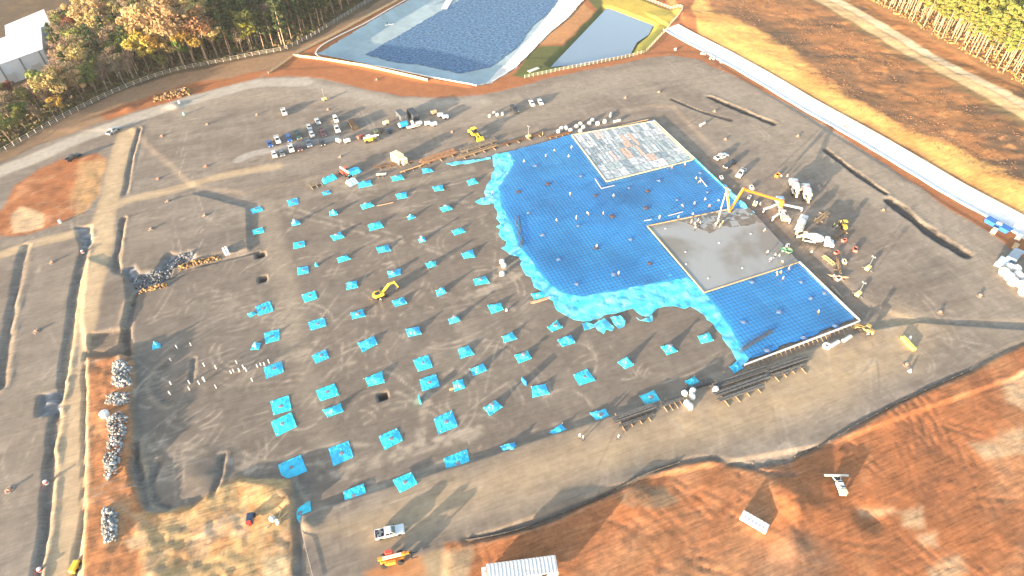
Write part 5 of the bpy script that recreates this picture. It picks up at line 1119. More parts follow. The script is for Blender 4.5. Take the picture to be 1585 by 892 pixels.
fence('perimeter_fence', 'long pale post-and-rail fence bending between the autumn wood and the site', [(-40, 262), (0, 240), (60, 205), (130, 167), (200, 135), (265, 113), (335, 98), (400, 85), (440, 78), (475, 62), (512, 40)], 1.9, 3.4, (.5, 1.1, 1.8), PALEP, PALEP, None, .22)
fence('perimeter_fence', 'grey fence stretch in the shade of the dark pines', [(512, 40), (560, 10), (600, -14), (650, -45)], 1.9, 3.4, (.3, .8, 1.3, 1.8), GREYP, GREYP, None, .16)
TANF = mat('tan_silt_fabric', (.66, .44, .24), .8, 0, .12, .5)
fence('silt_fence', 'tan fabric silt fence along the front of the retention basin', [(454, 88), (500, 94), (560, 105), (620, 118), (662, 127)], 1.3, 3.0, (), PALEP, PALEP, TANF)
fence('silt_fence', 'tan fabric silt fence climbing away along the left side of the basin', [(454, 88), (520, 55), (580, 22), (640, -10), (680, -35)], 1.3, 3.0, (), PALEP, PALEP, TANF)
fence('silt_fence', 'short tan silt fence running down from the basin corner to the pale road', [(454, 88), (436, 101), (416, 116)], 1.1, 3.0, (), PALEP, PALEP, TANF)
fence('pond_fence', 'pale picket fence along the front bank of the pond', [(812, 122), (870, 110), (940, 96), (998, 83)], 1.5, 2.2, (.4, .9, 1.4), PALEP, PALEP, None, .2)
fence('pond_fence', 'pale fence up the right side of the pond', [(998, 83), (1025, 54), (1056, 22)], 1.5, 2.2, (.4, .9, 1.4), PALEP, PALEP, None, .2)
fence('pond_fence', 'pale fence along the back bank of the pond', [(1056, 22), (1020, 8), (975, -8), (940, -18)], 1.5, 2.2, (.4, .9, 1.4), PALEP, PALEP, None, .2)
BLKF = mat('black_silt_fabric', (.06, .058, .058), .8, 0, .2)
fence('silt_fence', 'black silt fence along the dark edge between front haul road and red clay', [(722, 838), (800, 821), (870, 796), (940, 766), (1000, 737), (1050, 719)], .65, 2.5, (), WOODD, WOODD, BLKF, .08)
fence('silt_fence', 'low black silt fence on the right-hand edge of the red clay', [(1230, 708), (1280, 686), (1330, 656), (1400, 621), (1500, 575)], .45, 3.0, (), WOODD, WOODD, BLKF, .08)
fence('pipe_run', 'thin pale pipe laid down the step beside the front left tarp', [(466, 808), (472, 840), (480, 872), (488, 905)], .35, 3, (.3,), GREYP, OFFW, None, .1)

# ------------------------------------------------------------------ heaps, stubs, sacks, timber
def heap(name, label, cat, poly, m_, r0, r1, n, h, seed, grp=None):
    P = np.array(f2(poly)); c = P.mean(0); rr = random.Random(seed); z = float(HT(c[0], c[1])[0]); mb = MB(); k = 0
    while k < n:
        x, y = rr.uniform(P[:, 0].min(), P[:, 0].max()), rr.uniform(P[:, 1].min(), P[:, 1].max())
        dd = float(inside_dist(np.array([x]), np.array([y]), P)[0])
        if dd < 0: continue
        r = rr.uniform(r0, r1); mb.rock((x-c[0], y-c[1], float(HT(x, y)[0])-z+min(h, dd*.8)*rr.uniform(.3, 1)+r*.3), r, rr); k += 1
    o = thing(name, label, cat, (c[0], c[1], z), 0, grp); obj('rocks', mb, m_, o); return o
def per_island(m, lo, hi):
    t = m.node_tree; b = t.nodes['Principled BSDF']; src = b.inputs['Base Color'].links[0].from_socket; gi = t.nodes.new('ShaderNodeNewGeometry'); r_ = t.nodes.new('ShaderNodeMapRange'); r_.inputs[3].default_value = lo; r_.inputs[4].default_value = hi
    x = t.nodes.new('ShaderNodeMixRGB'); x.blend_type = 'MULTIPLY'; x.inputs[0].default_value = 1; t.links.new(gi.outputs['Random Per Island'], r_.inputs[0]); t.links.new(src, x.inputs[1]); t.links.new(r_.outputs[0], x.inputs[2]); t.links.new(x.outputs[0], b.inputs['Base Color']); return m
RUB = mat('broken_concrete', (.30, .295, .29), .85, 0, .5, .9)
per_island(RUB, .55, 1.3)
heap('rubble_heap', 'pale rubble heap at the top of the orange strip', 'rubble', [(178, 566), (190, 562), (206, 572), (206, 600), (190, 606), (178, 598)], RUB, .12, .5, 330, .6, 1)
heap('rubble_heap', 'small pale rubble heap just behind the round white tank', 'rubble', [(166, 618), (182, 612), (204, 614), (204, 628), (180, 632), (168, 630)], RUB, .10, .45, 170, .5, 2)
heap('rubble_heap', 'long pale rubble heap along the orange strip below the round white tank', 'rubble', [(170, 652), (188, 642), (202, 650), (196, 690), (186, 740), (168, 748), (164, 716), (172, 690)], RUB, .10, .45, 380, .6, 3)
heap('rubble_heap', 'separate pale rubble heap near the bottom of the orange strip', 'rubble', [(164, 792), (176, 788), (186, 800), (186, 840), (168, 844), (162, 820)], RUB, .10, .5, 230, .6, 4)
SPO = mat('orange_spoil', (.34, .20, .09), .9, 0, .35, 1.2)
per_island(SPO, .5, 1.3)
heap('spoil_heap', 'orange and straw spoil row beside the riprap ditch', 'spoil', [(275, 412), (300, 404), (340, 396), (342, 402), (300, 412), (278, 420)], SPO, .12, .4, 220, .8, 5)
heap('spoil_heap', 'short straw spoil row below the riprap ditch', 'spoil', [(212, 450), (240, 442), (258, 438), (260, 444), (236, 450), (214, 456)], SPO, .12, .38, 150, .7, 6)
heap('riprap_apron', 'grey stone apron in the ditch left of the building', 'riprap', [(200, 430), (230, 424), (256, 412), (262, 400), (300, 390), (302, 400), (268, 412), (262, 430), (232, 445), (208, 448)], mat('grey_riprap', (.13, .135, .145), .85, 0, .4, 1), .2, .5, 230, .2, 7)
heap('brush_heap', 'heap of pale roots and brown brush by the pale road', 'brush', [(236, 150), (262, 142), (294, 138), (296, 148), (262, 156), (240, 160)], SPO, .3, .6, 130, 1.0, 8)
for i, (a, b_) in enumerate([((248, 152), (290, 146)), ((268, 143), (288, 138))]):
    A, B = G(*a), G(*b_); tag(obj('felled_log', MB().cyl((0, 0, .5), (*(B-A).xy, .7), .35, 8, .22), mat('bleached_log', (.55, .40, .24), .85, 0, .3), None, A), ('long bleached log lying along the brush heap', 'shorter bleached log behind the brush heap')[i], 'log')
o = thing('round_tank', 'round white tank between rubble heaps on the orange strip', 'tank', G(163, 643)); obj('shell', MB().lathe([(1.0, 0), (1.0, 1.0), (.8, 1.25), (.2, 1.3)], 16), WHITE, o); obj('lid', MB().cyl((0, 0, 1.25), (0, 0, 1.4), .3, 10), OFFW, o)
STUB = mat('white_pipe', (.80, .77, .73), .5, 0, .05)
for i, (x, y) in enumerate(sorted([(275, 540), (296, 535), (265, 559), (317, 567), (335, 571), (265, 595), (294, 594), (294, 604), (309, 595), (317, 590), (264, 611), (335, 601), (358, 578), (367, 563), (371, 575), (382, 575), (391, 590), (399, 569), (404, 566), (410, 566), (417, 562), (378, 571), (362, 576)])):
    h = rnd.uniform(1.0, 1.5); r = rnd.uniform(.09, .14) if x != 317 or y != 590 else .22
    o = thing('pipe_stub', f'white upright pipe stub in the dark gravel, {nth(i+1)} from the left', 'pipe', G(x, y), rnd.uniform(0, 3), 'white pipe stubs in the gravel')
    obj('pipe', MB().cyl((0, 0, -.1), (0, 0, h), r, 10), STUB, o); obj('cap', MB().cyl((0, 0, h-.12), (0, 0, h+.03), r*1.25, 10), mat('pipe_cap', (.70, .60, .55), .6), o)
for i, q in enumerate([((346, 386), (352, 398)), ((350, 384), (356, 397))]):
    A, B = G(*q[0]), G(*q[1]); tag(obj('white_pipe', MB().cyl((0, 0, .35), (*(B-A).xy, .35), .35, 10), STUB, None, A), ('left white pipe of two across the ditch', 'right white pipe of two across the ditch')[i], 'pipe')
# inlet risers ringed in orange
RISM = [mat('orange_mesh', (.50, .20, .10), .7), mat('dull_orange_mesh', (.40, .22, .13), .7)]
for i, (x, y, w) in enumerate(sorted([(245, 277, 0), (319, 258, 0), (260, 312, 1), (317, 334, 1), (234, 355, 0), (81, 406, 0), (251, 211, 0), (321, 193, 0), (1020, 143, 1), (968, 152, 1), (1106, 173, 0), (1123, 216, 1), (1367, 326, 0), (1235, 211, 1), (1517, 458, 1), (1455, 484, 0), (1403, 565, 0), (57, 513, 0), (15, 758, 0), (583, 124, 1), (508, 170, 1), (527, 243, 1), (1309, 196, 0), (398, 178, 0), (700, 205, 1)])):
    o = thing('inlet_riser', f'small drain riser ringed in orange mesh, {nth(i+1)} of them from the left', 'drain', G(x, y), rnd.uniform(0, 3), 'drain risers ringed in orange mesh')
    obj('riser', MB().lathe([(.34, 0), (.34, .55), (.24, .57), (.24, .3)], 12), CONC, o); obj('mesh_ring', MB().lathe([(.4, 0), (.42, .55), (.38, .55), (.36, 0)], 10), RISM[w], o)
    m = MB(); rr = random.Random(i)
    m.lathe([(1.0, .0), (.8, .10), (.6, .12), (.5, 0)], 14); m.v = [(v[0]*rr.uniform(.8, 1.25), v[1]*rr.uniform(.8, 1.25), v[2]) for v in m.v]; obj('soil_ring', m, mat('heaped_soil', (.20, .165, .14), .95, 0, .3), o)
for (x, y, lb) in [(129, 392, 'red and white marker barrel by the ditch below the clay patch'), (73, 749, 'red and white marker barrel in the roadside ditch'), (64, 884, 'red and white marker barrel at the near end of the roadside ditch'), (285, 178, 'small green box on the pad beside the pale road'), (278, 160, 'tiny white marker on the pale road edge'), (94, 345, 'white marker barrel at the tip of the clay patch')]:
    o = thing('marker_barrel', lb, 'barrel', G(x, y)); g_ = 'green' in lb
    obj('barrel', MB().lathe([(.42, 0), (.42, .5), (.46, .55), (.4, 1.1), (.2, 1.15)], 12), mat('pale_teal', (.25, .55, .42), .6) if g_ else WHITE, o)
    if 'red' in lb: obj('band', MB().lathe([(.43, .5), (.48, .56), (.45, .95), (.40, .95)], 12), REDP, o)
# sacks
def sack(px, py, s, label, grp, k=0, m_=None):
    s *= .8
    rr = random.Random(int(px*3+py)); o = thing('bulk_bag', label, 'bag', G(px, py), rr.uniform(0, 1.5), grp); m = MB()
    b_ = [(.5, 0), (.62, .15), (.66, .5), (.60, .85), (.4, 1.05), (.15, 1.15)]; m.lathe([(r*s, z*s) for r, z in b_], 10)
    m.v = [(v[0]*rr.uniform(.9, 1.12)*1.2, v[1]*rr.uniform(.9, 1.12), v[2]*rr.uniform(.93, 1.05)) for v in m.v]; obj('bag', m, m_ or WHITE, o)
    m = MB()
    for sx in (-.4, .4): m.bar((sx*s, 0, 1.0*s), (sx*.4*s, .1, 1.25*s), .08)
    obj('strap', m, OFFW, o)
for i, q in enumerate([(864, 206), (869, 201), (876, 200), (883, 204), (892, 198), (898, 194), (903, 199), (898, 205), (912, 193), (917, 188), (925, 193), (936, 190)]): sack(*q, 1.5, f'white bulk bag behind the sheet-covered slab, {nth(i+1)} from the left', 'bulk bags behind the sheet-covered slab')
for i, q in enumerate([(1059, 611), (1071, 607), (1071, 616), (1063, 626), (1068, 631), (1107, 605)]): sack(*q, 1.4, f'white bulk bag by the front bar stacks, {nth(i+1)} from the left', 'bulk bags by the front bar stacks')
for i, q in enumerate([(777, 407), (780, 413), (777, 426), (784, 481)]): sack(*q, 1.4 if i < 3 else .7, f'white bulk bag at the ragged left edge of the mat, {nth(i+1)} from the back', 'bulk bags at the ragged left edge of the mat')
for i, q in enumerate([(758, 181), (765, 176), (770, 179), (778, 178)]): sack(*q, 1.2, f'white bulk bag left of the dark pickup, {nth(i+1)} from the left', 'bulk bags left of the dark pickup', 0, OFFW)
for i, q in enumerate([(1552, 425), (1560, 432), (1566, 440), (1573, 430), (1580, 445), (1585, 436), (1570, 420), (1560, 418), (1582, 455)]): sack(*q, 2.4, f'big white bulk bag at the far right edge, {nth(i+1)} from the left', 'big bulk bags at the far right edge')
for i, (x, y, rz, nm) in enumerate([(945, 180, 55, 'standing askew'), (955, 189, 5, 'lying flat'), (1291, 534, 10, 'between a ring and a longer roll'), (1310, 526, 12, 'at the right of the ring-shaped coil'), (1087, 194, 20, 'thin, beside the timber edge')]):
    o = thing('fabric_roll', f'white fabric roll {nm}, {"behind the sheeted slab" if y < 200 else "in front of the blue mat"}', 'roll', G(x, y), R(rz)); obj('roll', MB().cyl((-1.5, 0, .5), (1.5, 0, .5), .5, 12), OFFW, o); obj('core', MB().cyl((-1.6, 0, .5), (1.6, 0, .5), .12, 8), WOODD, o)
m = MB(); m.lathe([(.45, 0), (1.0, 0), (1.05, .35), (1.0, .7), (.45, .7)], 16); m.f.pop(); m.f.pop(); n_ = 16; m.f += [(4*n_+k, 4*n_+(k+1) % n_, (k+1) % n_, k) for k in range(n_)]
tag(obj('hose_coil', m, WHITE, None, G(1279, 537)), 'white ring-shaped coil lying in front of the blue mat', 'coil')
# bars and timber
def stack(a, b_, w, h, n, m_, label, name='bar_stack', cat='steel bars', sl=4, z0=.25, seed=0):
    A, B = G(*a), G(*b_); L = (B-A).xy.length; o = thing(name, label, cat, (A.x, A.y, max(A.z, B.z)), heading(A, B)); rr = random.Random(seed+int(a[0])); m = MB()
    for k in range(n):
        y = rr.uniform(-w/2, w/2); z = z0+rr.uniform(.05, h); x0 = rr.uniform(-.6, .5); m.bar((x0, y, z), (L+rr.uniform(-.6, .5), y+rr.uniform(-.12, .12), z), rr.uniform(.07, .16), rr.uniform(.07, .14))
    obj('bars', m, m_, o)
    for k in range(sl): obj('sleeper', MB().box(((k+.5)*L/sl, 0, z0*.5), (.18, w+1.2+rr.uniform(0, 1.4), z0)), WOODD, o, (0, rr.uniform(-.6, .3), 0))
    return o
for i, (a, b_, w, n) in enumerate([((950, 653), (1013, 631), 1.6, 26), ((956, 662), (1010, 643), .8, 12), ((1022, 629), (1054, 617), 1.2, 16), ((1062, 604), (1100, 591), 1.2, 14), ((1102, 601), (1186, 572), 1.6, 30), ((1106, 613), (1190, 583), 1.4, 26), ((1112, 622), (1180, 598), 1.0, 16), ((1186, 577), (1248, 556), 1.4, 26), ((1192, 585), (1246, 567), 1.0, 16)]):
    stack(a, b_, w, .5, n, REBAR, f'long dark bar bundle on timber sleepers before the front edge, {nth(i+1)} from the left')
stack((652, 254), (706, 236), 3.0, .9, 50, mat('brown_lumber', (.30, .17, .10), .8, 0, .3, 1), 'broad brown lumber stack behind the rear tarps', 'lumber_stack', 'lumber', 3)
stack((710, 246), (770, 226), 1.6, .6, 26, WOODD, 'grey timber row just behind the blue strip', 'lumber_stack', 'lumber', 4)
stack((712, 236), (768, 218), 2.6, .8, 30, mat('grey_lumber', (.20, .17, .14), .85, 0, .3, 1), 'grey-brown flat stack behind the timber row', 'lumber_stack', 'lumber', 3)
stack((776, 226), (842, 207), 1.0, .5, 20, RUST, 'thin rusty bar bundle by the rear left corner of the mat')
stack((846, 214), (884, 206), 1.0, .5, 18, RUST, 'short rusty bar bundle in front of the white bulk bags')
stack((958, 197), (1003, 187), .8, .4, 10, WOOD, 'thin pale timber row behind the sheet-covered slab', 'lumber_stack', 'lumber', 3)
stack((582, 261), (640, 251), 1.0, .4, 12, RUST, 'rusty bar row between hut and cyan-wrapped stacks')
stack((620, 268), (655, 256), .6, .4, 8, WOOD, 'orange-brown plank row beside the hut', 'lumber_stack', 'lumber', 3)
stack((583, 272), (597, 271), 1.2, .5, 10, OFFW, 'short pale board stack behind the rear tarps', 'lumber_stack', 'lumber', 2)
stack((477, 290), (500, 282), 2.2, .7, 16, mat('grey_lumber', (.20, .17, .14), .85, 0, .3, 1), 'dark crate stack at the left end of the rear timber', 'lumber_stack', 'lumber', 3)
stack((823, 470), (850, 462), .9, .2, 8, mat('pink_plank', (.62, .38, .24), .8), 'pinkish planks lying beside the ragged mat edge', 'lumber_stack', 'lumber', 0, .1)
stack((585, 319), (608, 314), .4, .15, 4, mat('pink_plank', (.62, .38, .24), .8), 'single pinkish plank lying among the rear tarps', 'plank', 'lumber', 0, .05)
for i, (a, b_, w, n, mm, lb) in enumerate([((1262, 345), (1282, 330), 1.6, 14, WOOD, 'scattered straw-coloured boards right of the mixer trucks'), ((1290, 372), (1312, 355), 1.4, 12, WOODD, 'grey boards in the shade right of the mixer trucks'), ((1283, 429), (1310, 431), .8, 10, WOOD, 'pale planks right of the slab corner'), ((1295, 402), (1300, 425), .6, 8, WOODD, 'brown planks standing across the pale ones'), ((1258, 425), (1275, 440), 1.2, 12, WOODD, 'timber scatter at the corner between slab and mat'), ((1275, 398), (1290, 410), 1.6, 14, WOOD, 'board scatter beside the bright white mixer'), ((1310, 475), (1330, 492), .8, 10, WOODD, 'planks along the right edge of the mat'), ((1285, 445), (1305, 466), 1.0, 12, mat('grey_lumber', (.20, .17, .14), .85), 'grey planks parallel to the mat edge')]):
    stack(a, b_, w, .4, n, mm, lb, 'lumber_stack', 'lumber', 2)
for i, (x, y, c_, lb) in enumerate([(1306, 374, mat('faded_red', (.42, .13, .10), .7), 'red frame rack right of the bright white mixer'), (1323, 388, mat('faded_red', (.42, .13, .10), .7), 'small red and white box at the right of the racks'), (1294, 393, mat('faded_red', (.42, .13, .10), .7), 'low red crate near the racks'), (1306, 407, CREAM, 'cream-edged open box with dark inside below the racks'), (1297, 433, OFFW, 'pale crate by the planks'), (1203, 273, ORG, 'orange sawhorse left of the rear mixers'), (1168, 317, CREAM, 'cream pallet under the boom'), (1159, 307, OFFW, 'white pump unit beside the boom'), (1163, 292, OFFW, 'white barrel group behind the boom'), (1116, 277, OFFW, 'white barrel by the wrapped edge'), (1218, 383, WHITE, 'white drum at the corner of the fresh slab')]):
    o = thing('site_crate', lb, 'crate', G(x, y), rnd.uniform(0, 1.5)); s = rnd.uniform(.7, 1.0)
    m = MB()
    for a, b_ in (((-1, -.6), (1, -.6)), ((1, -.6), (1, .6)), ((1, .6), (-1, .6)), ((-1, .6), (-1, -.6))): m.bar((a[0]*s, a[1]*s, .45), (b_[0]*s, b_[1]*s, .45), .14, .9)
    obj('side_wall', m, c_, o); obj('base', MB().box((0, 0, .2), (1.8*s, 1.1*s, .3)), DARK, o)
# yellow mat, far right things, left machine
o = thing('yellow_pipe_rack', 'bright yellow long box lying alone on the right of the pad', 'box', G(1405, 533), heading(G(1397, 526), G(1411, 541))); obj('box', MB().box((0, 0, .45), (4.6, 1.1, .8), ch=.1), mat('bright_yellow', (.80, .70, .12), .5), o); obj('skid', MB().box((0, .4, .05), (4.0, .15, .1)), DARK, o)
o = thing('marker_barrel', 'white cone beside the yellow long box', 'barrel', G(1408, 524)); obj('barrel', MB().lathe([(.5, 0), (.4, .1), (.12, .9)], 10), WHITE, o)
o = thing('marker_barrel', 'white cone beside an orange-ringed riser on the right of the pad', 'barrel', G(1408, 575)); obj('barrel', MB().lathe([(.5, 0), (.4, .1), (.12, .9)], 10), WHITE, o)
o = thing('blue_skip', 'dark blue skip at the end of the white channel', 'skip', G(1543, 352), heading(G(1530, 346), G(1556, 360))); m = MB(); m.profile([(-3.4, .2), (-3.9, 1.5), (3.9, 1.5), (3.4, .2)], lambda x, z: 1.3); obj('tub', m, mat('skip_blue', (.02, .12, .38), .5), o); obj('load', MB().box((0, 0, 1.5), (2.0, 1.6, .5), .3, .7), OFFW, o)
container('storage_container', 'dark blue-grey container beyond the big bulk bags', 'container', G(1566, 402), R(20), 6.0, 2.5, 2.2, mat('dusk_blue', (.14, .20, .28), .6))
container('storage_container', 'pale blue low container left of the dark blue-grey one', 'container', G(1549, 410), R(20), 4.0, 2.4, 1.4, mat('mist_blue', (.42, .50, .56), .6), False)
for x, y, lb, mm in [(1537, 360, 'cream crate beside the blue skip', CREAM), (1575, 370, 'white crate below the channel end', WHITE), (1570, 384, 'tan crate between skip and containers', WOOD), (1553, 421, 'cream crate before the pale blue container', CREAM)]:
    o = thing('site_crate', lb, 'crate', G(x, y), .4); obj('side_wall', MB().box((0, 0, .7), (1.9, 1.4, 1.4), ch=.08), mm, o); obj('base', MB().box((0, 0, .06), (2.0, 1.5, .12)), DARK, o)
o = thing('yellow_trencher', 'yellow trencher with a long pale arm at the ditch near the clay strip', 'machine', G(119, 880), R(70)); obj('body', MB().box((0, 0, .9), (2.4, 1.2, 1.0), ch=.15), YEL, o); obj('arm', MB().bar((1.0, 0, 1.0), (5.0, -1.5, 1.2), .3, .25), mat('pale_pipe', (.62, .45, .34), .6), o)
for s in (-1, 1): wheel(o, .6, s*.65, .45, .25); wheel(o, -.7, s*.65, .45, .25)
for x, y, lb in [(1047, 78, 'white barrels by the head of the white channel'), (1088, 85, 'left white sandbag pile beside the channel'), (1102, 92, 'middle white sandbag pile beside the channel'), (1117, 97, 'right white sandbag pile beside the channel'), (1050, 50, 'grey-white valve box at the head of the channel')]:
    o = thing('sandbag_pile', lb, 'sandbags', G(x, y)); rr = random.Random(x)
    for k in range(4): m = MB(); m.rock((rr.uniform(-.9, .9), rr.uniform(-.7, .7), .4), rr.uniform(.5, .8), rr); obj('sandbag', m, OFFW, o)

# ------------------------------------------------------------------ white warehouse beyond the wood
z0 = 0.0
FP_ = [Vector(p) for p in f2([(8, 41), (68, 16), (77, 39), (63, 44), (66, 77), (0, 101), (-70, 127), (-75, 90), (10, 58)], 9)]; gz = float(HT(*FP_[4])[0])
o = thing('warehouse', 'big flat-roofed white warehouse beyond the autumn wood', 'warehouse', (*FP_[4], gz))
wh = mat('warehouse_white', (.72, .72, .71), .5, 0, .03, .1); n_ = len(FP_); L_ = [p-FP_[4] for p in FP_]
def prism_(pts, z0_, z1_):
    n = len(pts); m = MB(); m.add([(p.x, p.y, z0_) for p in pts]+[(p.x, p.y, z1_) for p in pts], [tuple(range(n-1, -1, -1)), tuple(range(n, 2*n))]+[(i, (i+1) % n, (i+1) % n+n, i+n) for i in range(n)]); return m
obj('wall', prism_(L_, -.3, 9), wh, o); ce = sum(L_, Vector((0, 0)))/n_
obj('roof', prism_([p+(p-ce).normalized()*.35 for p in L_], 9.01, 9.3), wh, o)
e_ = (L_[6]-L_[4]).normalized(); nr = Vector((-e_.y, e_.x)); nr = nr if nr.y < 0 else -nr; ea = math.atan2(e_.y, e_.x)
for k in range(3): q = e_*(6+k*12)+nr*.06; obj('door', MB().box((q.x, q.y, 2.2), (4.2, .14, 4.2), ea), OFFW, o)
for k in range(5): q = e_*(2+k*9)+nr*.12; obj('downpipe', MB().box((q.x, q.y, 4.5), (.5, .25, 8.8), ea), STEEL, o)
for px_, py_, lb, c2 in [(83, 30, 'dark lorry beside the far white warehouse', 'dark'), (72, 49, 'cream van at the corner of the far white warehouse', 'white'), (92, 22, 'grey lorry farther from the white warehouse', 'grey')]:
    car(G(px_, py_), R(40), c2, lb, None, True, 'van')
# ------------------------------------------------------------------ workers
def skin_mesh(joints, edges, radii, root, sub=1):
    me = bpy.data.meshes.new('figure'); me.from_pydata(joints, edges, []); ob = bpy.data.objects.new('figure', me); tsc = bpy.data.scenes.new('workshop'); tsc.collection.objects.link(ob)
    sm = ob.modifiers.new('s', 'SKIN'); sm.use_smooth_shade = True
    for i, r in enumerate(radii): me.skin_vertices[0].data[i].radius = (r, r)
    me.skin_vertices[0].data[root].use_root = True
    if sub: s = ob.modifiers.new('b', 'SUBSURF'); s.levels = sub; s.render_levels = sub
    
    with bpy.context.temp_override(scene=tsc, view_layer=tsc.view_layers[0]):
        dg = bpy.context.evaluated_depsgraph_get(); dg.update(); out = bpy.data.meshes.new_from_object(ob.evaluated_get(dg))
    out.materials.clear(); out.materials.append(None)
    bpy.data.objects.remove(ob); bpy.data.meshes.remove(me); bpy.data.scenes.remove(tsc); return out
def figure(bend, stride, reach):
    """joints of a 1.76 m person: pelvis bend forward (rad), stride (m), arms reaching forward (rad)"""
    hip = Vector((0, 0, .93-.04*abs(stride)-.08*bend)); up = Vector((math.sin(bend), 0, math.cos(bend)))
    ch = hip+up*.30; nk = hip+up*.54; hd0 = nk+Vector((math.sin(bend*.7), 0, math.cos(bend*.7)))*.10; hd1 = hd0+Vector((math.sin(bend*.6)+.05, 0, math.cos(bend*.6)))*.15
    J = {'hip': hip, 'chest': ch, 'neck': nk, 'head': hd0, 'crown': hd1}; E_ = [('hip', 'chest'), ('chest', 'neck'), ('neck', 'head'), ('head', 'crown')]; Rr = {'hip': .135, 'chest': .165, 'neck': .065, 'head': .095, 'crown': .085}
    for s, n in ((-1, 'l'), (1, 'r')):
        sh = nk-up*.06+Vector((0, s*.20, 0)); da = Vector((math.sin(reach+bend*.3), s*.16, -math.cos(reach+bend*.3))).normalized(); el = sh+da*.29; fa = Vector((math.sin(reach+.55), -s*.08, -math.cos(reach+.55))).normalized(); wr_ = el+fa*.25; pm = wr_+fa*.085
        kn = hip+Vector((.06+stride*s*.35, s*.10, -.44)); an = Vector((hip.x-.02+stride*s*.75, s*.12, .08)); to = an+Vector((.19, 0, -.04)); hj = hip+Vector((0, s*.09, -.03))
        for k, p, r in (('sh', sh, .072), ('el', el, .048), ('wr', wr_, .034), ('pm', pm, .042), ('hj', hj, .095), ('kn', kn, .062), ('an', an, .045), ('to', to, .04)): J[k+n] = p; Rr[k+n] = r
        E_ += [('neck', 'sh'+n), ('sh'+n, 'el'+n), ('el'+n, 'wr'+n), ('wr'+n, 'pm'+n), ('hip', 'hj'+n), ('hj'+n, 'kn'+n), ('kn'+n, 'an'+n), ('an'+n, 'to'+n)]
        side = Vector((0, 1, 0)).cross(fa).normalized()
        for f in range(4):
            k = 'f%d' % f+n; off = (f-1.5)*.021; J[k] = pm+fa*(.07-.008*abs(f-1))+side*off+Vector((.015, 0, -.01)); Rr[k] = .011; E_.append(('pm'+n, k))
        J['th'+n] = wr_+fa*.07+side*.055; Rr['th'+n] = .012; E_.append(('wr'+n, 'th'+n))
    return J, E_, Rr
POSES = {'standing': (.06, .06, .15), 'walking': (.10, .30, .35), 'bending': (.95, .12, .55), 'raking': (.40, .22, .75)}
def person_meshes(p):
    J, E_, Rr = figure(*POSES[p]); ks = list(J); ix = {k: i for i, k in enumerate(ks)}
    body = skin_mesh([J[k] for k in ks], [(ix[a], ix[b]) for a, b in E_], [Rr[k] for k in ks], ix['hip'])
    def sub_(keys, grow):
        kk = [k for k in keys]; jx = {k: i for i, k in enumerate(kk)}
        return skin_mesh([J[k] for k in kk], [(jx[a], jx[b]) for a, b in E_ if a in jx and b in jx], [Rr[k]*grow for k in kk], jx['hip'] if 'hip' in jx else 0)
    jacket = sub_(['hip', 'chest', 'neck', 'shl', 'ell', 'wrl', 'shr', 'elr', 'wrr'], 1.16); trousers = sub_(['hip', 'hjl', 'knl', 'anl', 'hjr', 'knr', 'anr'], 1.2)
    m = MB(); m.lathe([(.135, 0), (.118, .02), (.112, .07), (.07, .125), (.02, .14)], 14); h = m.mesh('hard_hat', True)
    boots = []
    for n in 'lr':
        b_ = MB(); a = J['an'+n]; b_.box((a.x+.07, a.y, .055), (.29, .11, .11), ch=.03); boots.append(b_.mesh('boot'))
    return body, jacket, trousers, h, J['crown'], boots
PM = {p: person_meshes(p) for p in POSES}
CLO = {'white': mat('cloth_white', (.55, .53, .50), .9), 'pale': mat('cloth_pale', (.55, .52, .46), .9), 'yellow': mat('cloth_lime', (.55, .62, .08), .9), 'orange': mat('cloth_orange', (.75, .26, .05), .9), 'grey': mat('cloth_grey', (.25, .26, .28), .9)}
TRO = [mat('denim', (.06, .08, .13), .9), mat('khaki', (.28, .22, .15), .9), mat('cloth_charcoal', (.05, .05, .055), .9)]; HAT = mat('hat_white', (.80, .79, .76), .4)
KNOT = {}
def worker(px, py, z, pose, cloth, label, grp, seed):
    rr = random.Random(seed); p = Vector((*flat([(px, py)], z)[0], z)) if z else G(px, py)
    body, jk, tr_, hat, crown, boots = PM[pose]; o = thing('person', label, 'person', p, rr.uniform(0, 6.28), grp); o.scale = (1.0,)*3
    b_ = obj('body', body, SKIN, o); obj('jacket', jk, CLO[cloth], o); obj('trousers', tr_, rr.choice(TRO), o); obj('hard_hat', hat, HAT, o, crown+Vector((0, 0, .01)))
    for q in boots: obj('boot', q, BLACK, o)
    return o
def crew(lst, z, where, grp, seed):
    rr = random.Random(seed); lst = sorted(lst); by = {}
    for q in lst:
        pose = rr.choice(['standing', 'walking', 'bending', 'raking']); cl = rr.choices(['white', 'pale', 'yellow', 'orange', 'grey'], [5, 3, 1, 1, 1])[0]
        by.setdefault((pose, cl), []).append(q)
    W_ = {'standing': 'standing', 'walking': 'striding', 'bending': 'bending', 'raking': 'leaning'}; C_ = {'white': 'white', 'pale': 'beige', 'yellow': 'lime', 'orange': 'orange', 'grey': 'grey'}
    for (pose, cl), qs in by.items():
        for i, q in enumerate(qs):
            extra = f', {nth(i+1)} from the left' if len(qs) > 1 else ''
            worker(*q, z, pose, cl, f'worker in a {C_[cl]} jacket {W_[pose]} {where}{extra}', grp, seed+int(q[0]*3+q[1]))
crew([(811, 254), (845, 246), (857, 237), (884, 232), (882, 305), (949, 307), (862, 346), (892, 341), (911, 334), (933, 335), (923, 385), (957, 427), (880, 246)], .56, 'left on the blue mat', 'workers on the blue mat', 1)
crew([(1057, 321), (1074, 319), (1097, 323), (1038, 262), (1059, 259), (1081, 284), (1077, 280), (1090, 312), (1112, 313), (1020, 340), (1132, 327)], .56, 'on the mat between both slabs', 'workers between the slabs', 2)
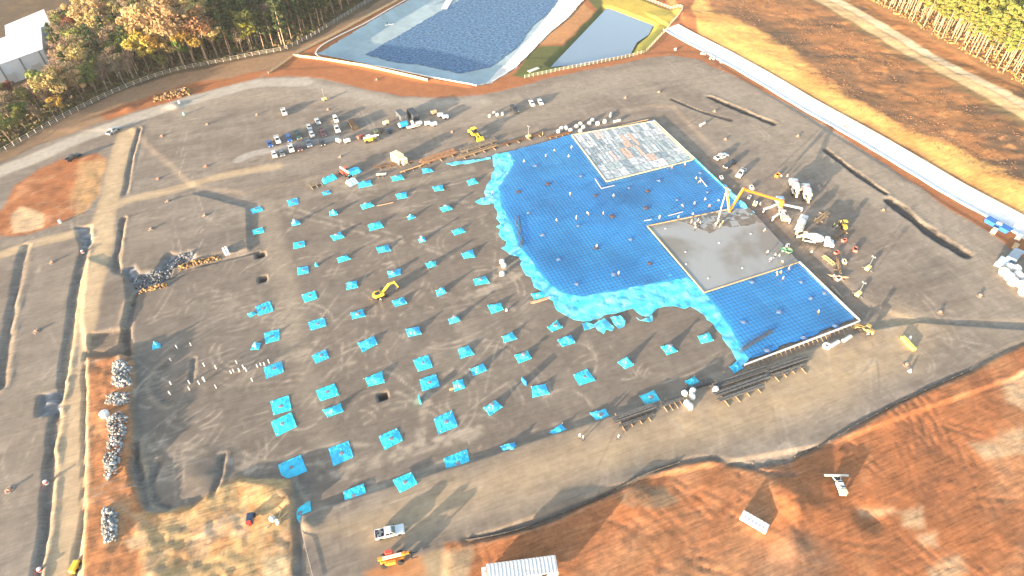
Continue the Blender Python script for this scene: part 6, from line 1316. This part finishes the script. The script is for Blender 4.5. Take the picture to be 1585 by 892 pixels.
crew([(1069, 347), (1076, 352), (1083, 350), (1075, 357), (1080, 346), (1107, 352), (1113, 354), (1117, 349), (1073, 336), (1049, 341), (1111, 347)], .68, 'in wet concrete by the hose', 'workers placing concrete', 3)
crew([(1198, 399), (1205, 401), (1193, 406), (1211, 408), (1216, 386), (1187, 395)], .66, 'at the fresh slab corner', 'workers finishing the slab', 4)
crew([(1202, 428), (1207, 426), (1210, 435), (1265, 488), (1219, 420)], .56, 'on the front blue mat', 'workers on the front mat', 5)
crew([(1166, 318), (1171, 319), (1175, 320), (1289, 352), (1294, 355), (1299, 349), (1210, 276), (1217, 277), (1181, 361)], 0, 'on gravel near the mixers', 'workers near the pump', 6)
crew([(1340, 522), (1289, 432), (761, 302), (840, 211), (897, 678), (902, 682), (591, 466), (956, 680), (1256, 395)], 0, 'on gravel away from the mat', 'workers on the gravel', 7)
# ------------------------------------------------------------------ trees
def leaf_cards(clusters, n, size, rr, flatk=.7, hang=0.0):
    m = MB(); V = []; F = []
    tot = sum(c[3] for c in clusters)
    for c in clusters:
        k = int(n*c[3]/tot)
        for _ in range(k):
            while True:
                d = Vector((rr.uniform(-1, 1), rr.uniform(-1, 1), rr.uniform(-1, 1)))
                if .01 < d.length < 1: break
            d = d.normalized()*(d.length**.45); p = Vector((c[0]+d.x*c[4], c[1]+d.y*c[4], c[2]+d.z*c[4]*flatk-hang*rr.random()))
            nrm = (d+Vector((rr.gauss(0, .6), rr.gauss(0, .6), rr.gauss(.2, .6)))).normalized(); a = nrm.cross(Vector((rr.random(), rr.random(), rr.random()))).normalized(); b = nrm.cross(a); s = size*rr.uniform(.6, 1.4)
            o = len(V); V += [p+a*s, p+b*s*.7, p-a*s, p-b*s*.7]; F.append((o, o+1, o+2, o+3))
    m.add(V, F); me = bpy.data.meshes.new('crown'); me.from_pydata([tuple(v) for v in m.v], [], m.f); me.materials.append(None); return me
def broadleaf(seed, h, spread, n, size, lean=0.0, bare=False):
    rr = random.Random(seed); tk = MB(); top = h*.55
    tk.tube([(0, 0, -.3), (rr.gauss(0, .15), rr.gauss(0, .15), h*.3), (rr.gauss(0, .4), rr.gauss(0, .4), top), (rr.gauss(0, .6), rr.gauss(0, .6), h*.9)], [h*.018, h*.014, h*.010, h*.003], 7)
    cl = []
    nl = 9 if not bare else 16
    for k in range(nl):
        a = k*2.4+rr.uniform(-.5, .5); z0_ = h*rr.uniform(.28, .62); z1 = h*rr.uniform(.5, .97); r = spread*rr.uniform(.35, 1.0)*(1.15-abs(z1/h-.65)*1.2)
        e = Vector((math.cos(a)*r, math.sin(a)*r, z1)); mid = Vector((math.cos(a)*r*.45, math.sin(a)*r*.45, (z0_+z1)*.52)); tk.tube([(0, 0, z0_), mid, e], [h*.008, h*.005, h*.0015], 5)
        cl.append((e.x, e.y, e.z, rr.uniform(.6, 1.3), spread*rr.uniform(.28, .5)))
        if bare:
            for q in range(9):
                p0 = mid.lerp(e, rr.random()); p1 = p0+Vector((rr.gauss(0, 1), rr.gauss(0, 1), rr.uniform(.4, 1.6)))*spread*.28; tk.tube([p0, p1], [h*.003, h*.001], 3)
    cl.append((0, 0, h*.88, 1, spread*.45)); cl.append((0, 0, h*.65, 1.3, spread*.55))
    return tk.mesh('trunk'), leaf_cards(cl, n, size, rr)
def pine(seed, h, spread, n, size, low=.55):
    rr = random.Random(seed); tk = MB(); tk.tube([(0, 0, -.3), (rr.gauss(0, .1), rr.gauss(0, .1), h*.5), (rr.gauss(0, .2), rr.gauss(0, .2), h*.97)], [h*.0115, h*.009, h*.002], 7); cl = []
    for k in range(15):
        z = h*(low+(.98-low)*k/14); r = spread*(1.08-max(0, (z/h-low)/(1-low))**1.3*.95)*rr.uniform(.5, 1.0); a = k*2.4+rr.uniform(-.4, .4); e = Vector((math.cos(a)*r, math.sin(a)*r, z+r*.15)); tk.tube([(0, 0, z-r*.1), e], [h*.003, h*.001], 4); cl.append((e.x, e.y, e.z, .5+r, spread*rr.uniform(.26, .42)))
    cl.append((0, 0, h*.95, .8, spread*.3))
    return tk.mesh('trunk'), leaf_cards(cl, n, size, rr, .55)
BARK = mat('bark', (.20, .15, .11), .9, 0, .3); BARKL = mat('pale_bark', (.34, .25, .17), .9, 0, .2); BARKP = mat('pine_bark', (.42, .28, .19), .9, 0, .25)
LM = {'tan': leafmat('tan_leaf', (.40, .29, .13), .25), 'gold': leafmat('gold_leaf', (.40, .255, .06), .2), 'rust': leafmat('rust_leaf', (.28, .135, .065), .25), 'olive': leafmat('olive_leaf', (.17, .18, .05), .25), 'green': leafmat('green_leaf', (.12, .16, .03), .2), 'lime': leafmat('lime_leaf', (.36, .34, .05), .1), 'brown': leafmat('brown_leaf', (.23, .165, .105), .25), 'pine': leafmat('pine_needle', (.055, .085, .032), .3), 'ypine': leafmat('sunlit_needle', (.215, .22, .05), .16)}
KIND = {}
def proto(kind, i, meshes, bark, leaf):
    KIND.setdefault(kind, []).append((meshes, bark, leaf))
for i in range(3):
    for kd, (h, sp, n, sz, bk, lf) in {'tan': (20, 6.2, 1500, .50, BARK, 'tan'), 'gold': (17, 5.0, 1200, .46, BARK, 'gold'), 'rust': (15, 4.6, 1100, .45, BARK, 'rust'), 'olive': (16, 5.0, 1300, .48, BARK, 'olive'), 'green': (14, 4.8, 1500, .48, BARK, 'green')}.items():
        proto(kd, i, broadleaf(100+i*7+len(kd), h, sp, n, sz), bk, LM[lf])
    proto('brown', i, broadleaf(300+i, 17, 4.4, 620, .36, 0, True), mat('grey_bark', (.30, .235, .18), .9, 0, .3), LM['brown'])
    proto('bare', i, broadleaf(340+i, 18, 4.2, 120, .32, 0, True), BARKL, LM['brown'])
    proto('pine', i, pine(400+i, 22, 3.6, 1300, .46, .38), BARKP, LM['pine'])
    proto('ypine', i, pine(440+i, 19, 2.9, 1100, .42, .50), BARKL, LM['ypine'])
INFO = {'tan': ('autumn_tree', 'tan-leaved autumn tree in the wood behind the fence'), 'gold': ('autumn_tree', 'golden-orange autumn tree in the wood behind the fence'), 'rust': ('autumn_tree', 'rust-red autumn tree in the wood behind the fence'), 'olive': ('leafy_tree', 'olive-green tree among bare trees in the wood'), 'green': ('leafy_tree', 'rounded green tree among bare trees in the wood'), 'brown': ('bare_tree', 'nearly leafless brown tree in the autumn wood'), 'bare': ('bare_tree', 'pale leafless tree behind the sunlit pine stand'), 'pine': ('evergreen_tree', 'dark evergreen in the shaded part of the wood'), 'ypine': ('pine_tree', 'sunlit yellow-green pine on a bare pale trunk in the dense stand')}
ROOT = {}
def tree(kind, x, y, s, rr, label=None, leaf=None, base='wood'):
    k = rr.randrange(3); nm, lb = INFO[kind]; z = float(HT(x, y)[0])
    if (kind, k) not in ROOT or leaf:
        meshes, bk, lf = KIND[kind][k]; o = thing(nm, label or lb, 'tree', (x, y, z), rr.uniform(0, 6.28), None if label else lb.split(' in ')[0]+'s of the '+base)
        obj('trunk', meshes[0], bk, o); obj('crown', meshes[1], leaf or lf, o)
        if not leaf: ROOT[(kind, k)] = o
    else: o = dup(ROOT[(kind, k)], (x, y, z), rr.uniform(0, 6.28), label or lb, lb.split(' in ')[0]+'s of the '+base)
    o.scale = (s*rr.uniform(.9, 1.1), s*rr.uniform(.9, 1.1), s*rr.uniform(.9, 1.12)); return o
rr = random.Random(77)
def poisson(poly, dmin, n_try, rr):
    P = np.array(f2(poly)); lo, hi = P.min(0), P.max(0); out = []; grid = {}
    q = np.random.default_rng(rr.randrange(999)).uniform(lo, hi, (n_try, 2)); q = q[inside_dist(q[:, 0], q[:, 1], P) > .5]
    for x, y in q.tolist():
        g = (int(x//dmin), int(y//dmin))
        if any((x-a)**2+(y-b)**2 < dmin*dmin for i in (-1, 0, 1) for j in (-1, 0, 1) for a, b in grid.get((g[0]+i, g[1]+j), [])): continue
        grid.setdefault(g, []).append((x, y)); out.append((x, y))
    return out
def to_px(x, y, z=0):
    d = np.array([x, y, z])-CAM; w = d @ _f; return W/2+FPX*(d @ _r)/w, H/2-FPX*(d @ _u)/w
# single trees worth naming
for kind, px, py, s, lb, lf in [('tan', 322, 98, 1.35, 'tall orange-leaved tree with a bare pale trunk at the fence', LM['rust']), ('tan', 285, 104, 1.5, 'huge pale tan tree towering over the middle of the wood', None), ('tan', 262, 100, 1.3, 'broad tan tree left of the huge pale tan one', None), ('gold', 303, 100, 1.2, 'golden tree right of the huge pale tan one', None), ('green', 92, 168, 1.15, 'big round bright green tree on the left of the wood', LM['olive']), ('gold', 391, 80, .8, 'slim lemon-yellow tree in front of the dark pines', LM['lime']), ('rust', 113, 160, .9, 'rust tree right of the big round green tree', None), ('gold', 100, 180, .55, 'small golden bush close to the fence', None), ('pine', 442, 75, .95, 'dark pine with a lit trunk near the fence corner', None), ('olive', 255, 112, .6, 'small olive bush at the fence before the tan trees', None)]:
    p = G(px, py); tree(kind, p.x, p.y, s, rr, lb, lf)
cand = poisson([(-30, 250), (0, 232), (60, 197), (130, 160), (200, 129), (265, 107), (335, 92), (400, 79), (448, 70), (505, 35), (575, -8), (640, -50), (560, -75), (300, -80), (180, -55), (150, -10), (132, 45), (95, 62), (90, 110), (60, 135), (0, 145), (-60, 190)], 4.3, 60000, rr)
cnt_ = {}
for x, y in sorted(cand, key=lambda q: np.hypot(q[0]-CAM[0], q[1]-CAM[1])):
    px, py = to_px(x, y)
    if px < 100: wts = {'brown': 6, 'olive': 3.2, 'rust': 1.0, 'green': 1.6, 'gold': .3}
    elif px < 215: wts = {'brown': 5.5, 'tan': 2, 'olive': 3, 'rust': .9, 'pine': 2.8, 'green': 1.0, 'gold': .4} if py > 60 else {'tan': 4, 'brown': 3, 'olive': 1.5}
    elif px < 345: wts = {'tan': 4.6, 'gold': 1.2, 'olive': 2.4, 'brown': 2, 'pine': 2.4, 'green': .8}
    else: wts = {'pine': 7, 'brown': 1.0, 'olive': .7}
    kd = rr.choices(list(wts), list(wts.values()))[0]
    if cnt_.get(INFO[kd][0], 0) >= 285: continue
    if px < 82 and py < 158: continue
    cnt_[INFO[kd][0]] = cnt_.get(INFO[kd][0], 0)+1; tree(kd, x, y, rr.uniform(.7, 1.15)*(.62 if px < 100 else .85 if px < 200 else 1), rr)
st = poisson([(1200, -75), (1290, -22), (1345, 14), (1410, 50), (1480, 90), (1550, 130), (1600, 158), (1680, 205), (1720, 170), (1600, 80), (1530, 40), (1450, -5), (1380, -50), (1320, -90)], 3.3, 30000, rr)
st.sort(key=lambda q: -to_px(*q)[1]+.45*to_px(*q)[0])
for i, (x, y) in enumerate(st[:300]): tree('ypine', x, y, rr.uniform(.88, 1.12), rr, None, None, 'stand')
bt = poisson([(1580, 40), (1640, 80), (1720, 120), (1720, 40), (1600, -40), (1520, -60), (1540, 5)], 6, 4000, rr)
for x, y in bt[:70]: tree('bare', x, y, rr.uniform(.8, 1.1), rr, None, None, 'stand')
# scrub on the heath and the bank
SCR = [leafmat('scrub_'+k, c, .3, .1) for k, c in (('brown', (.15, .09, .05)), ('rust', (.22, .12, .05)), ('dark', (.09, .07, .045)))]
V = {0: [], 1: [], 2: []}; F = {0: [], 1: [], 2: []}
Ph = np.array(f2([(1090, -20), (1230, 88), (1300, 150), (1400, 205), (1500, 250), (1600, 296), (1700, 330), (1700, 240), (1585, 205), (1470, 145), (1400, 104), (1320, 52), (1240, 2), (1150, -50)], 3)); lo, hi = Ph.min(0), Ph.max(0)
rng = np.random.default_rng(4); q = rng.uniform(lo, hi, (11000, 2)); ok = (inside_dist(q[:, 0], q[:, 1], Ph) > 0) & (fbm(q[:, 0], q[:, 1], 9, 55, 3) > -.12); q = q[ok]; zz = HT(q[:, 0], q[:, 1])
for (x, y), z in zip(q, zz):
    k = rr.choices((0, 1, 2), (3, 3, 2))[0]; s = rr.uniform(.12, .34); a = rr.uniform(0, 6.28); o = len(V[k]); c, sn = math.cos(a)*s, math.sin(a)*s; t_ = rr.uniform(-.3, .3)
    V[k] += [(x-c, y-sn, z), (x+c, y+sn, z), (x+c*.6+t_, y+sn*.6, z+s*.9), (x-c*.6+t_, y-sn*.6, z+s*.7)]; F[k].append((o, o+1, o+2, o+3))
for k in range(3):
    m = MB(); m.v = V[k]; m.f = F[k]; me = bpy.data.meshes.new('scrub'); me.from_pydata(m.v, [], m.f); me.materials.append(None)
    o = obj('scrub', me, SCR[k]); o['kind'] = 'stuff'; o['label'] = ('dry brown scrub scattered over the heath beyond the channel', 'rusty dry scrub scattered over the heath beyond the channel', 'dark low scrub scattered over the heath beyond the channel')[k]; o['category'] = 'scrub'

# undergrowth below the wood and along the pine stand
for nm, poly, n_, cols, lab, smax in [('undergrowth', [(-60, 262), (0, 236), (60, 201), (130, 163), (200, 132), (265, 110), (335, 95), (400, 82), (450, 73), (508, 38), (575, -5), (640, -45), (560, -75), (300, -80), (180, -55), (140, -10), (100, 60), (92, 110), (60, 140), (0, 150)], 15000, ((.16, .11, .06), (.11, .11, .04), (.20, .15, .08)), 'brush under the autumn wood', 1.0),
                                ('undergrowth', [(1200, -75), (1290, -20), (1345, 16), (1410, 52), (1480, 92), (1550, 132), (1600, 160), (1700, 215), (1720, 120), (1530, 30), (1380, -50)], 4500, ((.30, .17, .07), (.33, .22, .10), (.22, .15, .06)), 'brush at the foot of the sunlit pines', .55)]:
    Pu = np.array(f2(poly)); lo, hi = Pu.min(0), Pu.max(0); q = np.random.default_rng(8).uniform(lo, hi, (n_*3, 2)); q = q[inside_dist(q[:, 0], q[:, 1], Pu) > .3][:n_]; zz = HT(q[:, 0], q[:, 1])
    VV = [[], [], []]; FF = [[], [], []]
    for (x, y), z in zip(q, zz):
        px_, py_ = to_px(x, y)
        if nm == 'undergrowth' and px_ < 82 and py_ < 150: continue
        k = rr.randrange(3); s0 = rr.uniform(.25, smax)
        for _ in range(3):
            a = rr.uniform(0, 6.28); o_ = len(VV[k]); c, sn = math.cos(a)*s0, math.sin(a)*s0; xx, yy = x+rr.uniform(-s0, s0), y+rr.uniform(-s0, s0); t_ = rr.uniform(-.4, .4)
            VV[k] += [(xx-c*.7, yy-sn*.7, z), (xx+c*.7, yy+sn*.7, z), (xx+c+t_, yy+sn+t_, z+s0*1.6), (xx-c*.5+t_, yy-sn*.5, z+s0*1.3)]; FF[k].append((o_, o_+1, o_+2, o_+3))
    for k in range(3):
        me = bpy.data.meshes.new(nm); me.from_pydata(VV[k], [], FF[k]); me.materials.append(None); o = obj(nm, me, leafmat(f'brush_{lab[:9]}_{k}', cols[k], .3, .15)); o['kind'] = 'stuff'; o['label'] = ('brown ', 'olive ', 'straw-coloured ')[k]+lab; o['category'] = 'brush'

# ------------------------------------------------------------------ thin evening air
hz = MB().box((150, 170, 62), (1500, 1400, 132)); ho = obj('haze', hz, None)
hm = bpy.data.materials.new('haze_air'); hm.use_nodes = True; t = hm.node_tree; t.nodes.clear(); v = t.nodes.new('ShaderNodeVolumePrincipled'); mo = t.nodes.new('ShaderNodeOutputMaterial')
v.inputs['Color'].default_value = (.95, .95, .95, 1); v.inputs['Density'].default_value = .00007; v.inputs['Anisotropy'].default_value = 0
t.links.new(v.outputs[0], mo.inputs['Volume']); ho.material_slots[0].material = hm; ho['kind'] = 'stuff'
